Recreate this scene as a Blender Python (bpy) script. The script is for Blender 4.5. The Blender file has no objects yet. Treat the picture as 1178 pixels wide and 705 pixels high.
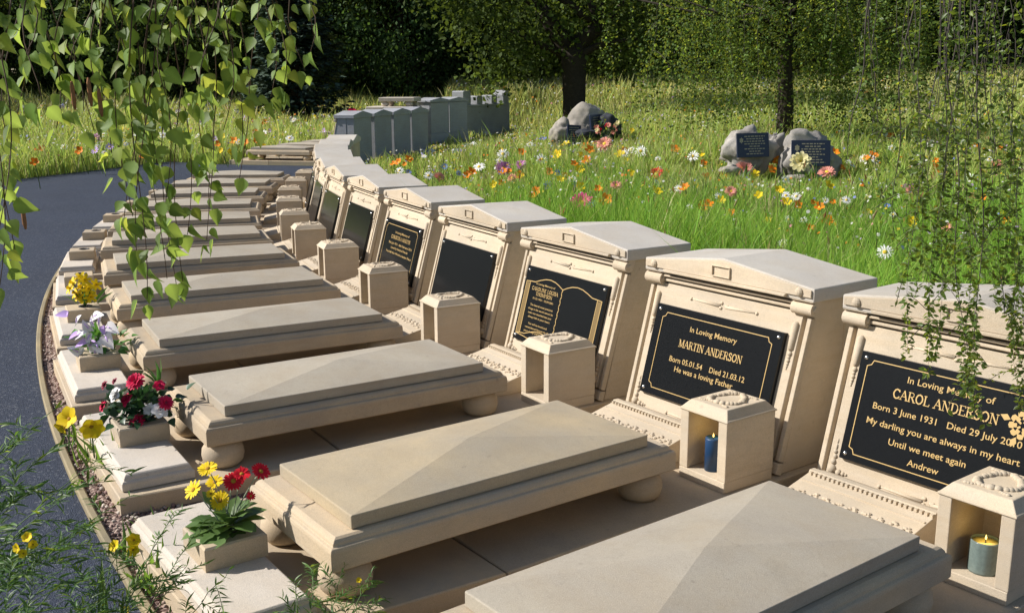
import bpy, bmesh, math, random
import numpy as np
from mathutils import Vector, Matrix
R_ = math.radians
S = 1.5                       # survey unit -> metres
GZ = -0.050 * S               # level of path and gravel
CAMH = 1.056 * S
rng = np.random.default_rng(7); random.seed(7)
scn = bpy.context.scene
COL = scn.collection

# ------------------------------------------------------------------ materials
def new_mat(name):
    m = bpy.data.materials.new(name); m.use_nodes = True
    nt = m.node_tree; nt.nodes.clear()
    return m, nt, nt.nodes, nt.links
def principled(nd, lk, rough=.6, spec=.5):
    out = nd.new('ShaderNodeOutputMaterial'); b = nd.new('ShaderNodeBsdfPrincipled')
    b.inputs['Roughness'].default_value = rough
    b.inputs['Specular IOR Level'].default_value = spec
    lk.new(b.outputs[0], out.inputs[0]); return b, out
def rgba(c): return (c[0], c[1], c[2], 1)
def plain(name, c, rough=.5, metal=0, spec=.5, noise=0.0, nscale=30):
    m, nt, nd, lk = new_mat(name); b, o = principled(nd, lk, rough, spec)
    b.inputs['Base Color'].default_value = rgba(c); b.inputs['Metallic'].default_value = metal
    if noise:
        tc = nd.new('ShaderNodeTexCoord'); n = nd.new('ShaderNodeTexNoise'); n.inputs['Scale'].default_value = nscale
        n.inputs['Detail'].default_value = 6
        mx = nd.new('ShaderNodeMix'); mx.data_type = 'RGBA'
        mx.inputs['A'].default_value = rgba([x*(1-noise) for x in c]); mx.inputs['B'].default_value = rgba([min(1, x*(1+noise)) for x in c])
        lk.new(tc.outputs['Object'], n.inputs['Vector']); lk.new(n.outputs['Fac'], mx.inputs['Factor']); lk.new(mx.outputs['Result'], b.inputs['Base Color'])
    return m
def stone(name, c, stain=.16, rand=.10, bump=.35, warm=(1.08, .98, .8)):
    """reconstituted sandstone: slow tone drift, faint bedding streaks, sand grain, a few dirt spots"""
    m, nt, nd, lk = new_mat(name); b, o = principled(nd, lk, .82, .25)
    tc = nd.new('ShaderNodeTexCoord'); oi = nd.new('ShaderNodeObjectInfo')
    ad = nd.new('ShaderNodeVectorMath'); ad.operation = 'MULTIPLY_ADD'
    cb = nd.new('ShaderNodeCombineXYZ')
    for i in range(3): lk.new(oi.outputs['Random'], cb.inputs[i])
    lk.new(cb.outputs[0], ad.inputs[0]); ad.inputs[1].default_value = (37, 61, 23); lk.new(tc.outputs['Object'], ad.inputs[2])
    def noise(sc, det, rough=.6, scale3=None):
        n = nd.new('ShaderNodeTexNoise'); n.inputs['Scale'].default_value = sc; n.inputs['Detail'].default_value = det; n.inputs['Roughness'].default_value = rough
        if scale3:
            mp = nd.new('ShaderNodeMapping'); mp.inputs['Scale'].default_value = scale3; lk.new(ad.outputs[0], mp.inputs[0]); lk.new(mp.outputs[0], n.inputs['Vector'])
        else: lk.new(ad.outputs[0], n.inputs['Vector'])
        return n
    def ramp(src, a, bb, ca, cb_):
        r = nd.new('ShaderNodeMapRange'); r.inputs['From Min'].default_value = a; r.inputs['From Max'].default_value = bb
        r.inputs['To Min'].default_value = ca; r.inputs['To Max'].default_value = cb_; lk.new(src, r.inputs[0]); return r.outputs[0]
    def mix(fac, A, B, mode='MIX'):
        x = nd.new('ShaderNodeMix'); x.data_type = 'RGBA'; x.blend_type = mode
        for k, v in (('Factor', fac), ('A', A), ('B', B)):
            if isinstance(v, (int, float)): x.inputs[k].default_value = v
            elif isinstance(v, tuple): x.inputs[k].default_value = v
            else: lk.new(v, x.inputs[k])
        return x.outputs['Result']
    big = noise(2.2, 4); streak = noise(3.0, 5, .65, (1, 1.6, 9)); grain = noise(420, 2, .7); fine = noise(60, 5, .7); spot = noise(26, 3, .5)
    base = mix(ramp(big.outputs['Fac'], .3, .7, 0, 1), rgba([c[i]*(1-stain) for i in range(3)]), rgba([min(1, c[i]*warm[i]*(1+stain*.45)) for i in range(3)]))
    base = mix(ramp(streak.outputs['Fac'], .42, .72, 0, .42), base, rgba([c[0]*.86, c[1]*.76, c[2]*.6]))
    g = ramp(grain.outputs['Fac'], .25, .75, .76, 1.2)
    gc = nd.new('ShaderNodeCombineColor')
    for i in range(3): lk.new(g, gc.inputs[i])
    base = mix(1.0, base, gc.outputs[0], 'MULTIPLY')
    base = mix(ramp(spot.outputs['Fac'], .68, .80, 0, .45), base, rgba([x*.45 for x in c]))
    base = mix(ramp(fine.outputs['Fac'], .52, .78, 0, .34), base, rgba([x*.66 for x in c]))
    wet = noise(5.5, 7, .72)
    base = mix(ramp(wet.outputs['Fac'], .56, .74, 0, .30), base, rgba([c[0]*.62, c[1]*.62, c[2]*.58]))
    hs = nd.new('ShaderNodeHueSaturation'); lk.new(base, hs.inputs['Color'])
    lk.new(ramp(oi.outputs['Random'], 0, 1, 1-rand, 1+rand), hs.inputs['Value'])
    lk.new(hs.outputs[0], b.inputs['Base Color'])
    bm = nd.new('ShaderNodeBump'); bm.inputs['Strength'].default_value = bump; bm.inputs['Distance'].default_value = .004
    ma = nd.new('ShaderNodeMath'); ma.operation = 'MULTIPLY_ADD'; lk.new(fine.outputs['Fac'], ma.inputs[0]); ma.inputs[1].default_value = .8; lk.new(grain.outputs['Fac'], ma.inputs[2])
    lk.new(ma.outputs[0], bm.inputs['Height']); lk.new(bm.outputs[0], b.inputs['Normal'])
    return m
def leafmat(name, c, trans=.45, rough=.45, spec=.4, tcol=None, var=None):
    """leaf with light coming through; per-leaf tint in the 'tint' attribute"""
    m, nt, nd, lk = new_mat(name); b, o = principled(nd, lk, rough, spec)
    at = nd.new('ShaderNodeAttribute'); at.attribute_name = 'tint'
    mu = nd.new('ShaderNodeMix'); mu.data_type = 'RGBA'; mu.blend_type = 'MULTIPLY'; mu.inputs['Factor'].default_value = 1
    mu.inputs['A'].default_value = rgba(c); lk.new(at.outputs['Color'], mu.inputs['B'])
    lk.new(mu.outputs['Result'], b.inputs['Base Color'])
    tr = nd.new('ShaderNodeBsdfTranslucent')
    m2 = nd.new('ShaderNodeMix'); m2.data_type = 'RGBA'; m2.blend_type = 'MULTIPLY'; m2.inputs['Factor'].default_value = 1
    tcol = tcol or (min(1, c[0]*1.9), min(1, c[1]*1.7), c[2]*.8)
    m2.inputs['A'].default_value = rgba(tcol); lk.new(at.outputs['Color'], m2.inputs['B']); lk.new(m2.outputs['Result'], tr.inputs['Color'])
    ms = nd.new('ShaderNodeMixShader'); ms.inputs[0].default_value = trans
    lk.new(b.outputs[0], ms.inputs[1]); lk.new(tr.outputs[0], ms.inputs[2]); lk.new(ms.outputs[0], o.inputs[0])
    return m

M = {}
M['stone'] = stone('cream sandstone', (.565, .485, .375), warm=(1.03, .99, .93))
M['cap'] = stone('weathered cap stone', (.525, .487, .437), stain=.12, warm=(1, 1, .97))
M['slab'] = stone('pale ledger stone', (.575, .53, .475), stain=.14, rand=.05, warm=(1.03, .99, .92))
M['slab_tan'] = stone('tan ledger stone', (.425, .375, .295), stain=.16, rand=.0)
M['slab_grey'] = stone('grey ledger stone', (.415, .368, .30), stain=.12, rand=.0, warm=(1, 1, .97))
M['base'] = stone('base stone', (.49, .42, .33), stain=.2)
M['greystone'] = stone('grey far stone', (.37, .38, .405), stain=.12, warm=(1, 1, 1), rand=.05)
M['kerb'] = stone('buff kerb stone', (.30, .265, .185), stain=.35, rand=.03)
M['rock'] = stone('pale boulder', (.36, .335, .30), stain=.4, bump=.9, warm=(1, .97, .92))
M['rock2'] = stone('pale jagged rock', (.43, .41, .385), stain=.6, bump=1, warm=(1, .98, .95))
M['rockdark'] = stone('dark boulder', (.045, .05, .06), stain=.3, bump=.8, warm=(1, 1, 1.1))
M['granite'] = plain('polished black granite', (.010, .011, .0125), .17, 0, .3, .35, 160)
M['gold'] = plain('gilded lettering', (.50, .335, .12), .5, .0, .5)
M['goldfill'] = plain('dull gilt page edge', (.17, .11, .035), .5, .0, .4, .3, 200)
M['steel'] = plain('polished screw', (.75, .75, .73), .25, 1)
M['wax_blue'] = plain('blue candle wax', (.012, .05, .13), .45, 0, .5, .2, 20)
M['wax_yellow'] = plain('yellow wax', (.62, .52, .17), .5)
M['glass_teal'] = plain('ribbed teal glass', (.14, .18, .165), .25, 0, .5, .3, 90)
M['wick'] = plain('wick', (.03, .025, .02), .8)
M['steel_dark'] = plain('vase insert', (.05, .05, .055), .5, .6)
M['bark'] = plain('dark bark', (.045, .036, .026), .9, 0, .2, .5, 14)
M['barkbirch'] = plain('birch bark', (.48, .45, .40), .8, 0, .2, .5, 6)
M['twig'] = plain('twig', (.10, .062, .035), .7, 0, .3, .3, 60)
M['twiggrey'] = plain('grey twig', (.065, .055, .045), .7, 0, .3, .3, 60)
M['stem'] = plain('green stem', (.09, .16, .04), .55, 0, .4, .2, 60)
M['stempale'] = plain('pale stem', (.30, .36, .24), .55)
M['soil'] = plain('dark soil', (.035, .027, .02), .95, 0, .1, .5, 60)
def fl(m): m, nt, nd, lk = new_mat('flame'); e = nd.new('ShaderNodeEmission'); e.inputs[0].default_value = (1, .66, .16, 1); e.inputs[1].default_value = 3.5; o = nd.new('ShaderNodeOutputMaterial'); lk.new(e.outputs[0], o.inputs[0]); return m
M['flame'] = fl(0)
for k, c in dict(yellow=(.85, .62, .015), red=(.68, .015, .03), crimson=(.66, .02, .09), white=(.86, .84, .81), lilac=(.62, .42, .82), cream=(.82, .74, .40),
                 orange=(.85, .24, .01), pink=(.78, .06, .28), magenta=(.55, .22, .45), blue=(.16, .22, .62), salmon=(.75, .32, .25), darkred=(.25, .02, .02), brown=(.20, .10, .03), bud=(.30, .05, .08)).items():
    M[k] = leafmat('petal ' + k, c, .14, .6, .2, tcol=c)
M['birchleaf'] = leafmat('birch leaf', (.15, .24, .06), .45, .55, .25, tcol=(.44, .57, .09))
M['weepleaf'] = leafmat('small weeping leaf', (.075, .125, .026), .42, .42, .35, tcol=(.30, .40, .035))
M['woodleaf'] = leafmat('dark wood leaf', (.07, .105, .034), .32, .7, .12, tcol=(.14, .20, .03))
M['oakleaf'] = leafmat('dark oak leaf', (.055, .085, .026), .32, .7, .12, tcol=(.12, .17, .025))
M['treeleaf'] = leafmat('weeping tree leaf', (.075, .125, .03), .42, .6, .2, tcol=(.27, .36, .04))
M['needle'] = leafmat('fir needle', (.055, .085, .058), .1, .55, .3, tcol=(.03, .05, .02))
M['plantleaf'] = leafmat('narrow leaf', (.07, .155, .038), .38, .45, .4, tcol=(.24, .40, .04))
M['darkleaf'] = leafmat('rose leaf', (.024, .065, .026), .25, .4, .45, tcol=(.03, .08, .02))
M['lettuceleaf'] = leafmat('gerbera leaf', (.11, .19, .06), .3, .5, .4, tcol=(.2, .32, .07))
M['brightleaf'] = leafmat('bright bouquet leaf', (.10, .27, .05), .3, .45, .4, tcol=(.18, .40, .05))
M['grass'] = leafmat('grass blade', (1, 1, 1), .42, .6, .25, tcol=(1, 1, .8))

def path_mat():
    m, nt, nd, lk = new_mat('tarmac'); b, o = principled(nd, lk, .75, .3)
    tc = nd.new('ShaderNodeTexCoord'); n = nd.new('ShaderNodeTexNoise'); n.inputs['Scale'].default_value = 110; n.inputs['Detail'].default_value = 4; n.inputs['Roughness'].default_value = .8
    v = nd.new('ShaderNodeTexVoronoi'); v.inputs['Scale'].default_value = 170
    big = nd.new('ShaderNodeTexNoise'); big.inputs['Scale'].default_value = 1.1; big.inputs['Detail'].default_value = 5
    for x in (n, v, big): lk.new(tc.outputs['Object'], x.inputs['Vector'])
    r = nd.new('ShaderNodeValToRGB'); r.color_ramp.elements[0].position = .32; r.color_ramp.elements[0].color = (.014, .020, .036, 1)
    r.color_ramp.elements[1].position = .72; r.color_ramp.elements[1].color = (.054, .070, .108, 1); lk.new(n.outputs['Fac'], r.inputs[0])
    mx = nd.new('ShaderNodeMix'); mx.data_type = 'RGBA'; mx.blend_type = 'MULTIPLY'; mx.inputs['Factor'].default_value = 1; lk.new(r.outputs[0], mx.inputs['A'])
    r2 = nd.new('ShaderNodeValToRGB'); r2.color_ramp.elements[0].position = .3; r2.color_ramp.elements[0].color = (.78, .78, .80, 1); r2.color_ramp.elements[1].position = .75; r2.color_ramp.elements[1].color = (1.0, 1.0, 1.0, 1)
    lk.new(big.outputs['Fac'], r2.inputs[0]); lk.new(r2.outputs[0], mx.inputs['B']); vs = nd.new('ShaderNodeTexVoronoi'); vs.inputs['Scale'].default_value = 95; lk.new(tc.outputs['Object'], vs.inputs['Vector'])
    sc_ = nd.new('ShaderNodeSeparateColor'); lk.new(vs.outputs['Color'], sc_.inputs[0])
    sr = nd.new('ShaderNodeMapRange'); sr.inputs['From Min'].default_value = .86; sr.inputs['From Max'].default_value = .97; sr.inputs['To Max'].default_value = .75; lk.new(sc_.outputs[0], sr.inputs[0])
    m3 = nd.new('ShaderNodeMix'); m3.data_type = 'RGBA'; lk.new(sr.outputs[0], m3.inputs['Factor']); lk.new(mx.outputs['Result'], m3.inputs['A']); m3.inputs['B'].default_value = (.12, .13, .15, 1)
    lk.new(m3.outputs['Result'], b.inputs['Base Color'])
    bm = nd.new('ShaderNodeBump'); bm.inputs['Strength'].default_value = .7; bm.inputs['Distance'].default_value = .006
    lk.new(v.outputs['Distance'], bm.inputs['Height']); lk.new(bm.outputs[0], b.inputs['Normal']); return m
M['path'] = path_mat()
def gravel_mat():
    m, nt, nd, lk = new_mat('pink gravel'); b, o = principled(nd, lk, .85, .25)
    tc = nd.new('ShaderNodeTexCoord'); v = nd.new('ShaderNodeTexVoronoi'); v.inputs['Scale'].default_value = 75; lk.new(tc.outputs['Object'], v.inputs['Vector'])
    r = nd.new('ShaderNodeValToRGB'); e = r.color_ramp.elements; e[0].color = (.10, .065, .05, 1); e[1].color = (.40, .31, .25, 1)
    x = e.new(.5); x.color = (.22, .145, .125, 1)
    sp = nd.new('ShaderNodeSeparateColor'); lk.new(v.outputs['Color'], sp.inputs[0]); lk.new(sp.outputs[0], r.inputs[0]); lk.new(r.outputs[0], b.inputs['Base Color'])
    bm = nd.new('ShaderNodeBump'); bm.inputs['Strength'].default_value = 1; bm.inputs['Distance'].default_value = .012; bm.invert = True
    lk.new(v.outputs['Distance'], bm.inputs['Height']); lk.new(bm.outputs[0], b.inputs['Normal']); return m
M['gravel'] = gravel_mat()
def pebble_mat():
    m, nt, nd, lk = new_mat('pebbles'); b, o = principled(nd, lk, .8, .3)
    at = nd.new('ShaderNodeAttribute'); at.attribute_name = 'tint'; lk.new(at.outputs['Color'], b.inputs['Base Color']); return m
M['pebble'] = pebble_mat()
def ground_mat():
    m, nt, nd, lk = new_mat('meadow ground'); b, o = principled(nd, lk, .95, .1)
    tc = nd.new('ShaderNodeTexCoord'); n = nd.new('ShaderNodeTexNoise'); n.inputs['Scale'].default_value = 1.3; n.inputs['Detail'].default_value = 8; lk.new(tc.outputs['Object'], n.inputs['Vector'])
    r = nd.new('ShaderNodeValToRGB'); e = r.color_ramp.elements; e[0].position = .3; e[0].color = (.045, .065, .016, 1); e[1].position = .7; e[1].color = (.13, .14, .045, 1)
    lk.new(n.outputs['Fac'], r.inputs[0]); lk.new(r.outputs[0], b.inputs['Base Color']); return m
M['ground'] = ground_mat()

# ------------------------------------------------------------------ object helpers
def link(o, parent=None):
    COL.objects.link(o)
    if parent is not None: o.parent = parent
    return o
def tag(o, label=None, cat=None, group=None, kind=None):
    for k, v in (('label', label), ('category', cat), ('group', group), ('kind', kind)):
        if v: o[k] = v
    return o
def empty(name, loc=(0, 0, 0), rz=0, label=None, cat=None, group=None):
    o = bpy.data.objects.new(name, None); o.empty_display_size = .1; o.location = loc; o.rotation_euler = (0, 0, rz); link(o)
    return tag(o, label, cat, group)
CHILD = {}
def kids(o): return [c for c in COL.objects if c.parent == o]
def copy_tree(o, parent=None):
    c = o.copy(); COL.objects.link(c); c.parent = parent
    for ch in list(o.children): copy_tree(ch, c)
    return c

class MB:
    def __init__(s): s.bm = bmesh.new()
    def face(s, pts):
        vs = [s.bm.verts.new(p) for p in pts]; return s.bm.faces.new(vs)
    def rings(s, loops, cap0=True, cap1=True, closed=True):
        """loft between loops of equal length"""
        L = [[s.bm.verts.new(p) for p in lp] for lp in loops]; n = len(L[0])
        for a, b in zip(L, L[1:]):
            for i in range(n if closed else n-1):
                j = (i+1) % n
                s.bm.faces.new((a[i], a[j], b[j], b[i]))
        if cap0: s.bm.faces.new(list(reversed(L[0])))
        if cap1: s.bm.faces.new(L[-1])
        return L
    def box(s, x0, x1, y0, y1, z0, z1):
        s.rings([[(x0, y0, z), (x1, y0, z), (x1, y1, z), (x0, y1, z)] for z in (z0, z1)])
    def slab(s, x0, x1, y0, y1, prof, apex=None):
        lp = [[(x0+i, y0+i, z), (x1-i, y0+i, z), (x1-i, y1-i, z), (x0+i, y1-i, z)] for i, z in prof]
        L = s.rings(lp, True, apex is None)
        if apex is not None:
            a = s.bm.verts.new(((x0+x1)/2, (y0+y1)/2, apex)); t = L[-1]
            for i in range(4): s.bm.faces.new((t[i], t[(i+1) % 4], a))
    def prism(s, pts, f0, f1):
        """pts 2D; f0,f1 map a 2D point to the near and far 3D end"""
        s.rings([[f0(p) for p in pts], [f1(p) for p in pts]])
    def tube(s, path, rad, n=6, cap=True):
        path = [Vector(p) for p in path]
        if not hasattr(rad, '__len__'): rad = [rad]*len(path)
        loops = []; ref = None
        for i, p in enumerate(path):
            t = (path[min(i+1, len(path)-1)] - path[max(i-1, 0)]).normalized()
            if ref is None: ref = t.orthogonal().normalized()
            ref = (ref - t*ref.dot(t)); ref = ref.normalized() if ref.length > 1e-6 else t.orthogonal().normalized()
            b = t.cross(ref)
            loops.append([p + (ref*math.cos(2*math.pi*k/n) + b*math.sin(2*math.pi*k/n))*rad[i] for k in range(n)])
        s.rings(loops, cap, cap)
    def lathe(s, prof, c=(0, 0, 0), n=20, cap0=True, cap1=True, sx=1, sy=1):
        s.rings([[(c[0]+r*sx*math.cos(2*math.pi*k/n), c[1]+r*sy*math.sin(2*math.pi*k/n), c[2]+z) for k in range(n)] for r, z in prof], cap0, cap1)
    def ball(s, c, r, n=10, m=6, sc=(1, 1, 1), mat=None):
        prof = [(max(1e-4, math.sin(math.pi*i/m)), -math.cos(math.pi*i/m)) for i in range(m+1)]
        lp = []
        for rr, z in prof:
            ring = [Vector((rr*math.cos(2*math.pi*k/n)*sc[0]*r, rr*math.sin(2*math.pi*k/n)*sc[1]*r, z*sc[2]*r)) for k in range(n)]
            if mat is not None: ring = [mat @ p for p in ring]
            lp.append([Vector(c)+p for p in ring])
        s.rings(lp)
    def build(s, name, mat, parent=None, xf=None, bevel=0, smooth=False, seg=2, angle=35):
        bm = s.bm
        if xf:
            for v in bm.verts: v.co = xf(v.co)
        bmesh.ops.recalc_face_normals(bm, faces=bm.faces)
        me = bpy.data.meshes.new(name); bm.to_mesh(me); bm.free()
        me.materials.append(mat)
        if smooth: me.polygons.foreach_set('use_smooth', [True]*len(me.polygons))
        o = bpy.data.objects.new(name, me); link(o, parent)
        if bevel:
            b = o.modifiers.new('edge', 'BEVEL'); b.width = bevel; b.segments = seg; b.limit_method = 'ANGLE'; b.angle_limit = R_(angle); b.harden_normals = False
        return o
def np_mesh(name, V, quads=None, tris=None, mat=None, parent=None, tint=None, smooth=False):
    me = bpy.data.meshes.new(name); V = np.asarray(V, dtype=np.float32)
    fs = []; tot = []
    if quads is not None and len(quads): fs.append(np.asarray(quads, np.int32).ravel()); tot.append(np.full(len(quads), 4, np.int32))
    if tris is not None and len(tris): fs.append(np.asarray(tris, np.int32).ravel()); tot.append(np.full(len(tris), 3, np.int32))
    li = np.concatenate(fs); lt = np.concatenate(tot); ls = np.concatenate([[0], np.cumsum(lt)[:-1]]).astype(np.int32)
    me.vertices.add(len(V)); me.vertices.foreach_set('co', V.ravel())
    me.loops.add(len(li)); me.loops.foreach_set('vertex_index', li)
    me.polygons.add(len(lt)); me.polygons.foreach_set('loop_start', ls); me.polygons.foreach_set('loop_total', lt)
    if smooth: me.polygons.foreach_set('use_smooth', np.ones(len(lt), bool))
    me.update(calc_edges=True)
    if tint is not None:
        a = me.color_attributes.new('tint', 'FLOAT_COLOR', 'POINT')
        c = np.ones((len(V), 4), np.float32); c[:, :3] = tint; a.data.foreach_set('color', c.ravel())
    me.materials.append(mat)
    o = bpy.data.objects.new(name, me); link(o, parent); return o
def norm(a): return a/np.maximum(np.linalg.norm(a, axis=-1, keepdims=True), 1e-9)
def scatter(T, pos, d, nrm, scale, width=1.0):
    """place template T (k,3: x across, y along the leaf, z up) at pos, along d, face normal ~nrm"""
    d = norm(d); x = norm(np.cross(d, nrm)); z = np.cross(x, d)
    sc = np.asarray(scale).reshape(-1, 1, 1); w = np.asarray(width).reshape(-1, 1, 1)
    return (pos[:, None] + sc*(T[None, :, 0:1]*w*x[:, None] + T[None, :, 1:2]*d[:, None] + T[None, :, 2:3]*z[:, None])).reshape(-1, 3)
def rep(F, k, n): return (np.asarray(F)[None] + (np.arange(n)*k)[:, None, None]).reshape(-1, len(F[0]))
# leaf templates ----------------------------------------------------
def leaf_template(outline, fold=.18, droop=.12):
    """outline: list of (half width, y): midrib + two halves, folded along the midrib"""
    V = []; 
    for w, y in outline:
        z = -droop*y*y
        V += [(-w, y, z+fold*w), (0, y, z), (w, y, z+fold*w)]
    Q = []
    for i in range(len(outline)-1):
        a = 3*i; Q += [(a, a+1, a+4, a+3), (a+1, a+2, a+5, a+4)]
    return np.array(V, float), Q
BIRCH = leaf_template([(.02, 0), (.30, .10), (.40, .24), (.36, .42), (.24, .62), (.12, .80), (.0, 1.02)], .22, .16)
SMALL = leaf_template([(.05, 0), (.33, .35), (.30, .62), (.0, 1.0)], .3, .15)
NARROW = leaf_template([(.02, 0), (.085, .3), (.075, .6), (.0, 1.0)], .4, .35)
DIAMOND = (np.array([(0, 0, 0), (.36, .45, .06), (0, 1, -.05), (-.36, .45, .06)], float), [(0, 1, 2, 3)])
BROAD = leaf_template([(.04, 0), (.20, .12), (.30, .35), (.33, .55), (.28, .78), (.14, .93), (.0, 1.0)], .15, .35)
LOBED = leaf_template([(.04, 0), (.10, .10), (.24, .16), (.19, .26), (.33, .34), (.27, .44), (.38, .54), (.31, .64), (.34, .76), (.20, .88), (.0, 1.0)], .22, .4)
PETAL = leaf_template([(.06, 0), (.13, .35), (.15, .7), (.10, .93), (.0, 1.0)], .25, .12)
def leaves(name, mat, T, pos, d, nrm, scale, parent=None, tint=None, width=1.0, smooth=True, rib=0):
    n = len(pos); k = len(T[0])
    V = scatter(T[0], np.asarray(pos, float), np.asarray(d, float), np.asarray(nrm, float), np.broadcast_to(scale, (n,)), np.broadcast_to(width, (n,)))
    if tint is None: tint = np.ones((n, 3))
    tt = np.repeat(tint, k, 0)
    if rib: tt = tt*np.tile(np.where(np.arange(k) % 3 == 1, rib, 1/rib**.35), n)[:, None]
    return np_mesh(name, V, rep(T[1], k, n), None, mat, parent, tt, smooth)
def rdir(n): 
    a = rng.normal(size=(n, 3)); return norm(a)
def pix(px, py, depth):
    """world point seen at photo pixel (px,py) at distance 'depth' along +Y (survey aid)"""
    f, p, ro = 1177.26, R_(12.324), R_(-.283)
    X, Y = px-589, py-352.5
    Xc = X*math.cos(ro)+Y*math.sin(ro); Yc = -X*math.sin(ro)+Y*math.cos(ro)
    xx, yy = Xc/f, -Yc/f
    d = Vector((xx, math.cos(p)+yy*math.sin(p), -math.sin(p)+yy*math.cos(p)))
    return Vector((0, 0, CAMH)) + d*(depth/d.y)

def prj(p):
    d = Vector(p)-Vector((0, 0, CAMH)); t = R_(12.324); z = d.y*math.cos(t)-d.z*math.sin(t); u = d.y*math.sin(t)+d.z*math.cos(t)
    return 589+1177.26*d.x/z-1.5*0, 352.5-1177.26*u/z, z
# ------------------------------------------------------------------ camera, light, world
cam_d = bpy.data.cameras.new('camera'); cam = bpy.data.objects.new('camera', cam_d); COL.objects.link(cam)
cam_d.sensor_width = 36; cam_d.lens = 36*1177.26/1178; cam_d.clip_end = 2000; cam_d.clip_start = .05
cam.matrix_world = Matrix.Translation((0, 0, CAMH)) @ Matrix.Rotation(R_(90-12.324), 4, 'X') @ Matrix.Rotation(R_(-.283), 4, 'Z')
scn.camera = cam
TRAVEL = Vector((1.385, -.10, -1.0)).normalized()
sun_d = bpy.data.lights.new('sun', 'SUN'); sun = bpy.data.objects.new('sun', sun_d); COL.objects.link(sun)
sun_d.energy = 5.0; sun_d.angle = R_(.5); sun_d.color = (1, .955, .90)
sun.rotation_euler = TRAVEL.to_track_quat('-Z', 'Y').to_euler(); sun.location = (-30, 0, 30)
w = bpy.data.worlds.new('World'); scn.world = w; w.use_nodes = True
nt = w.node_tree; nt.nodes.clear()
sky = nt.nodes.new('ShaderNodeTexSky'); sky.sky_type = 'NISHITA'; sky.sun_disc = False
sky.sun_elevation = math.asin(-TRAVEL.z); sky.sun_rotation = math.atan2(-TRAVEL.x, -TRAVEL.y)
bg = nt.nodes.new('ShaderNodeBackground'); bg.inputs[1].default_value = .08
ow = nt.nodes.new('ShaderNodeOutputWorld'); nt.links.new(sky.outputs[0], bg.inputs[0]); nt.links.new(bg.outputs[0], ow.inputs[0])
scn.view_settings.view_transform = 'Standard'; scn.view_settings.look = 'None'; scn.view_settings.gamma = 1; scn.view_settings.exposure = .40
scn.render.engine = 'CYCLES'
scn.cycles.use_denoising = True
scn.cycles.max_bounces = 8; scn.cycles.transparent_max_bounces = 8; scn.cycles.diffuse_bounces = 4
scn.cycles.sample_clamp_indirect = 6

# ------------------------------------------------------------------ the curved row: survey of the units (position, outward bearing)
UNITS = [(1.261, 2.508, 217.3), (.818, 3.094, 215.7), (.418, 3.764, 212.1), (.042, 4.451, 208.4), (-.300, 5.168, 206.1), (-.614, 5.886, 203.2),
         (-.887, 6.587, 199.3), (-1.095, 7.262, 195.3), (-1.283, 8.06, 191.9), (-1.43, 8.86, 188.7), (-1.525, 9.65, 185.4), (-1.585, 10.45, 182.0)]
FAR = [(-2.10+.242*.78*k+.004*k*k, 14.50+.97*.78*k, 166.5-1.5*k) for k in range(4)]
KC, KR = (12.733, 10.965), 16.228       # centre and radius of the kerb's path-side edge (survey units)
def uframe(u):
    t = R_(u[2]); return Vector((-math.sin(t), math.cos(t), 0)), Vector((math.cos(t), math.sin(t), 0))
def upoint(u, p):
    U_, V_ = uframe(u); return (Vector((u[0], u[1], 0)) + U_*p[0] + V_*p[1])*S + Vector((0, 0, p[2]*S))
def urot(u): return R_(u[2]-90)
def XF(org): return lambda c: Vector((-(c[0]-org[0])*S, (c[1]-org[1])*S, (c[2]-org[2])*S))

# what each headstone shows, used to tell the neighbours apart
D = ['nearest headstone with rose plaque', 'headstone with four gilt lines', 'headstone with the open-book plaque',
     'nearest blank-plaque headstone', 'headstone with five small gilt lines', 'second blank-plaque headstone',
     'third blank-plaque headstone', 'fourth blank-plaque headstone', 'ninth headstone of the curved row', 'tenth headstone of the curved row',
     'eleventh headstone of the curved row', 'last headstone before the path gap']

TT = math.atan(.272); cT, sT = math.cos(TT), math.sin(TT)
def fp(a, z, o=0.0):          # point on the sloping face: a across, z height, o proud of it
    return (a, .335-.272*z + cT*o, z + sT*o)
def fbox(mb, a0, a1, z0, z1, o0, o1, taper=0):
    mb.rings([[fp(a0, z0, o0), fp(a1, z0, o0), fp(a1, z1, o0), fp(a0, z1, o0)], [fp(a0+taper, z0+taper, o1), fp(a1-taper, z0+taper, o1), fp(a1-taper, z1-taper, o1), fp(a0+taper, z1-taper, o1)]])
def fball(mb, a, z, r, o=.0, sc=(1, 1, 1)):
    m = Matrix.Rotation(TT, 3, 'X'); mb.ball(fp(a, z, o), r, 10, 6, sc, m)
def fspindle(mb, a0, z0, a1, z1, r0, r1, o):
    mb.tube([fp(a0, z0, o), fp((a0+a1)/2, (z0+z1)/2, o), fp(a1, z1, o)], [r0, (r0+r1)/2*1.1, r1], 6)

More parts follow.
